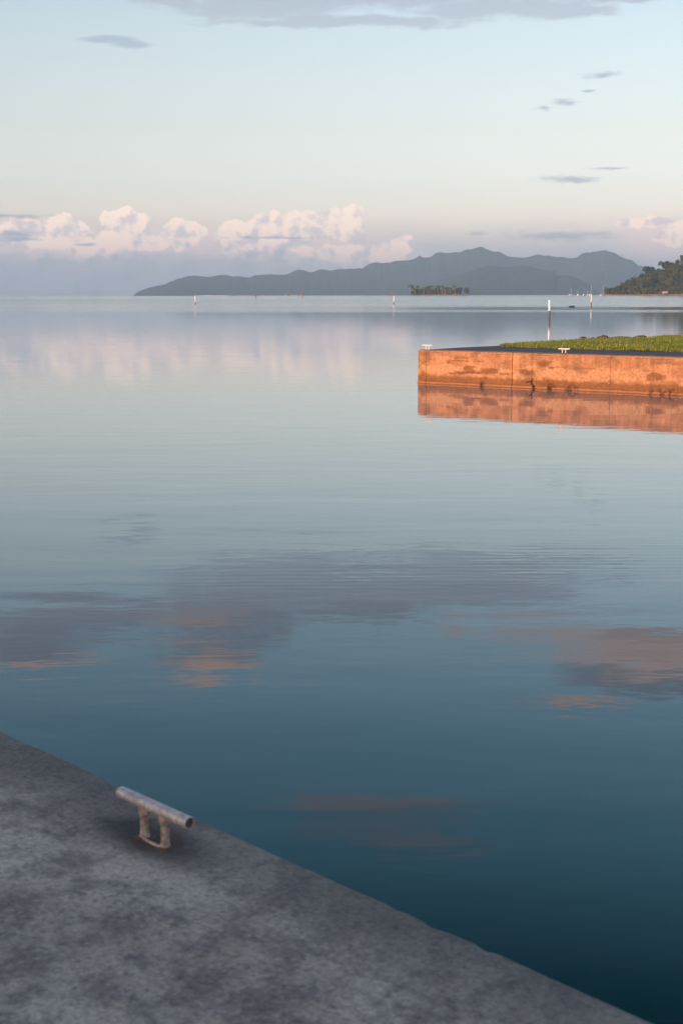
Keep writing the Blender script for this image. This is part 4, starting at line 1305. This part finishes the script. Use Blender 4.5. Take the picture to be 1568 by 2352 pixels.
yacht(1310.5, 2600, 9.5, 13.0, 0.5, 'leftmost white moored sailboat of the row before the headland')
yacht(1326.5, 2620, 8.0, 12.0, 1.2, 'pinkish moored sailboat, second from the left')
yacht(1340.5, 2560, 8.5, 13.5, 1.0, 'white moored sailboat seen bow-on, third from the left')
yacht(1348.5, 2700, 7.0, 12.0, 1.45, 'smallest moored sailboat, fourth from the left')
yacht(1356.0, 2500, 10.0, 19.0, 0.9, 'moored sailboat with the tallest mast, right above the slender white post')
yacht(1384.5, 2760, 9.0, 21.0, 0.2, 'sailboat with a tall mast rising behind the tree at the headland tip', 'yachts behind the headland tip')
yacht(1391.3, 2760, 9.0, 16.0, 0.3, 'sailboat with a shorter mast seen between the first two headland trees', 'yachts behind the headland tip')


def build_small():
    D = 2455; d = pix_ray(1378.5, 676); k = D / d.y
    root = empty('motorboat', (d.x * k, d.y * k, sea_z(D)), 0.3, label='small white motorboat at the tip of the headland shore', category='motorboat')
    h = MB()
    prof = [(-2.6, 1.0), (-1.2, 1.1), (0.6, 1.0), (1.8, 0.65), (2.7, 0.05)]
    vs = [];
    for x, w in prof: vs += [(x, -w, 0.95), (x, -w * .6, -0.2), (x, w * .6, -0.2), (x, w, 0.95)]
    fs = []
    for i in range(len(prof) - 1):
        a = i * 4
        for j in range(4): fs.append((a + j, a + (j + 1) % 4, a + 4 + (j + 1) % 4, a + 4 + j))
    fs += [(0, 1, 2, 3), (16, 17, 18, 19)]
    h.add(vs, fs); h.build('hull', M['hull'], root, smooth=False)
    c = MB(); c.box((-0.3, 0, 1.5), (1.9, 1.3, 1.1)); c.build('cabin', M['hull'], root, smooth=False)
    # hut by the water
    X = 556.5; Y = 2472 + 8 * sin(X * .05)
    r2 = empty('shore_hut', (X, Y, sea_z(2500) + 1.6), 0.35, label='small hut with pale pitched roof at the water edge below the headland wood', category='hut')
    w_ = MB(); w_.box((0, 0, 1.3), (7.0, 5.0, 2.9)); w_.build('wall', M['hutwall'], r2, smooth=False)
    rf = MB(); rf.add([(-4.2, -3.2, 2.7), (4.2, -3.2, 2.7), (4.2, 0, 5.3), (-4.2, 0, 5.3), (-4.2, 3.2, 2.7), (4.2, 3.2, 2.7),
                       (-4.2, -3.2, 2.55), (4.2, -3.2, 2.55), (-4.2, 3.2, 2.55), (4.2, 3.2, 2.55)],
                      [(0, 1, 2, 3), (3, 2, 5, 4), (0, 3, 4), (1, 5, 2), (0, 6, 7, 1), (4, 5, 9, 8)])
    rf.build('roof', M['hutroof'], r2, smooth=False)
    dr = MB(); dr.box((1.2, -2.53, 0.95), (1.1, 0.1, 2.1)); dr.build('door', M['pile'], r2, smooth=False)
    dk = MB(); dk.box((-2.5, -4.2, -0.4), (4.5, 4.0, 0.25))
    for px_, py_ in ((-4.5, -6), (-0.6, -6), (-4.5, -2.8), (-0.6, -2.8)): dk.box((px_, py_, -1.3), (0.3, 0.3, 2.0))
    dk.build('deck', M['hutwall'], r2, smooth=False)
    # line of surf on the outer reef
    m_ = MB(); rr = random.Random(4)
    for i in range(60):
        px_ = rr.choice([rr.uniform(468, 505), rr.uniform(440, 700), rr.uniform(462, 520)])
        D = 4700 + rr.uniform(-60, 60); d = pix_ray(px_, 676); k = D / d.y
        m_.tube([(d.x * k - rr.uniform(3, 9), d.y * k, sea_z(D) - .2), (d.x * k, d.y * k, sea_z(D) + 0.1), (d.x * k + rr.uniform(3, 9), d.y * k, sea_z(D) - .2)],
                [0.3, rr.uniform(0.6, 1.5), 0.3], 6)
    m_.build('surf', M['foam'], kind='stuff', label='thin white line of surf breaking on the far reef', category='surf')
build_small()


# ------------------------------------------------------------------ haze
HAZE = 8.2e-5
m = bpy.data.materials.new('haze_air'); m.use_nodes = True
nt = m.node_tree; nt.nodes.clear()
g = NG(nt)
o_ = g.n('ShaderNodeOutputMaterial'); pv = g.n('ShaderNodeVolumePrincipled')
pv.inputs['Density'].default_value = HAZE
pv.inputs['Color'].default_value = (0.51, 0.81, 1.0, 1)
pv.inputs['Anisotropy'].default_value = 0.0
g.L.new(pv.outputs[0], o_.inputs['Volume'])
mb = MB(); mb.box((0, 0, 205.0), (43000, 43000, 550.0))
mb.build('haze', m, smooth=False, kind='stuff', label='thin even sea haze', category='haze')
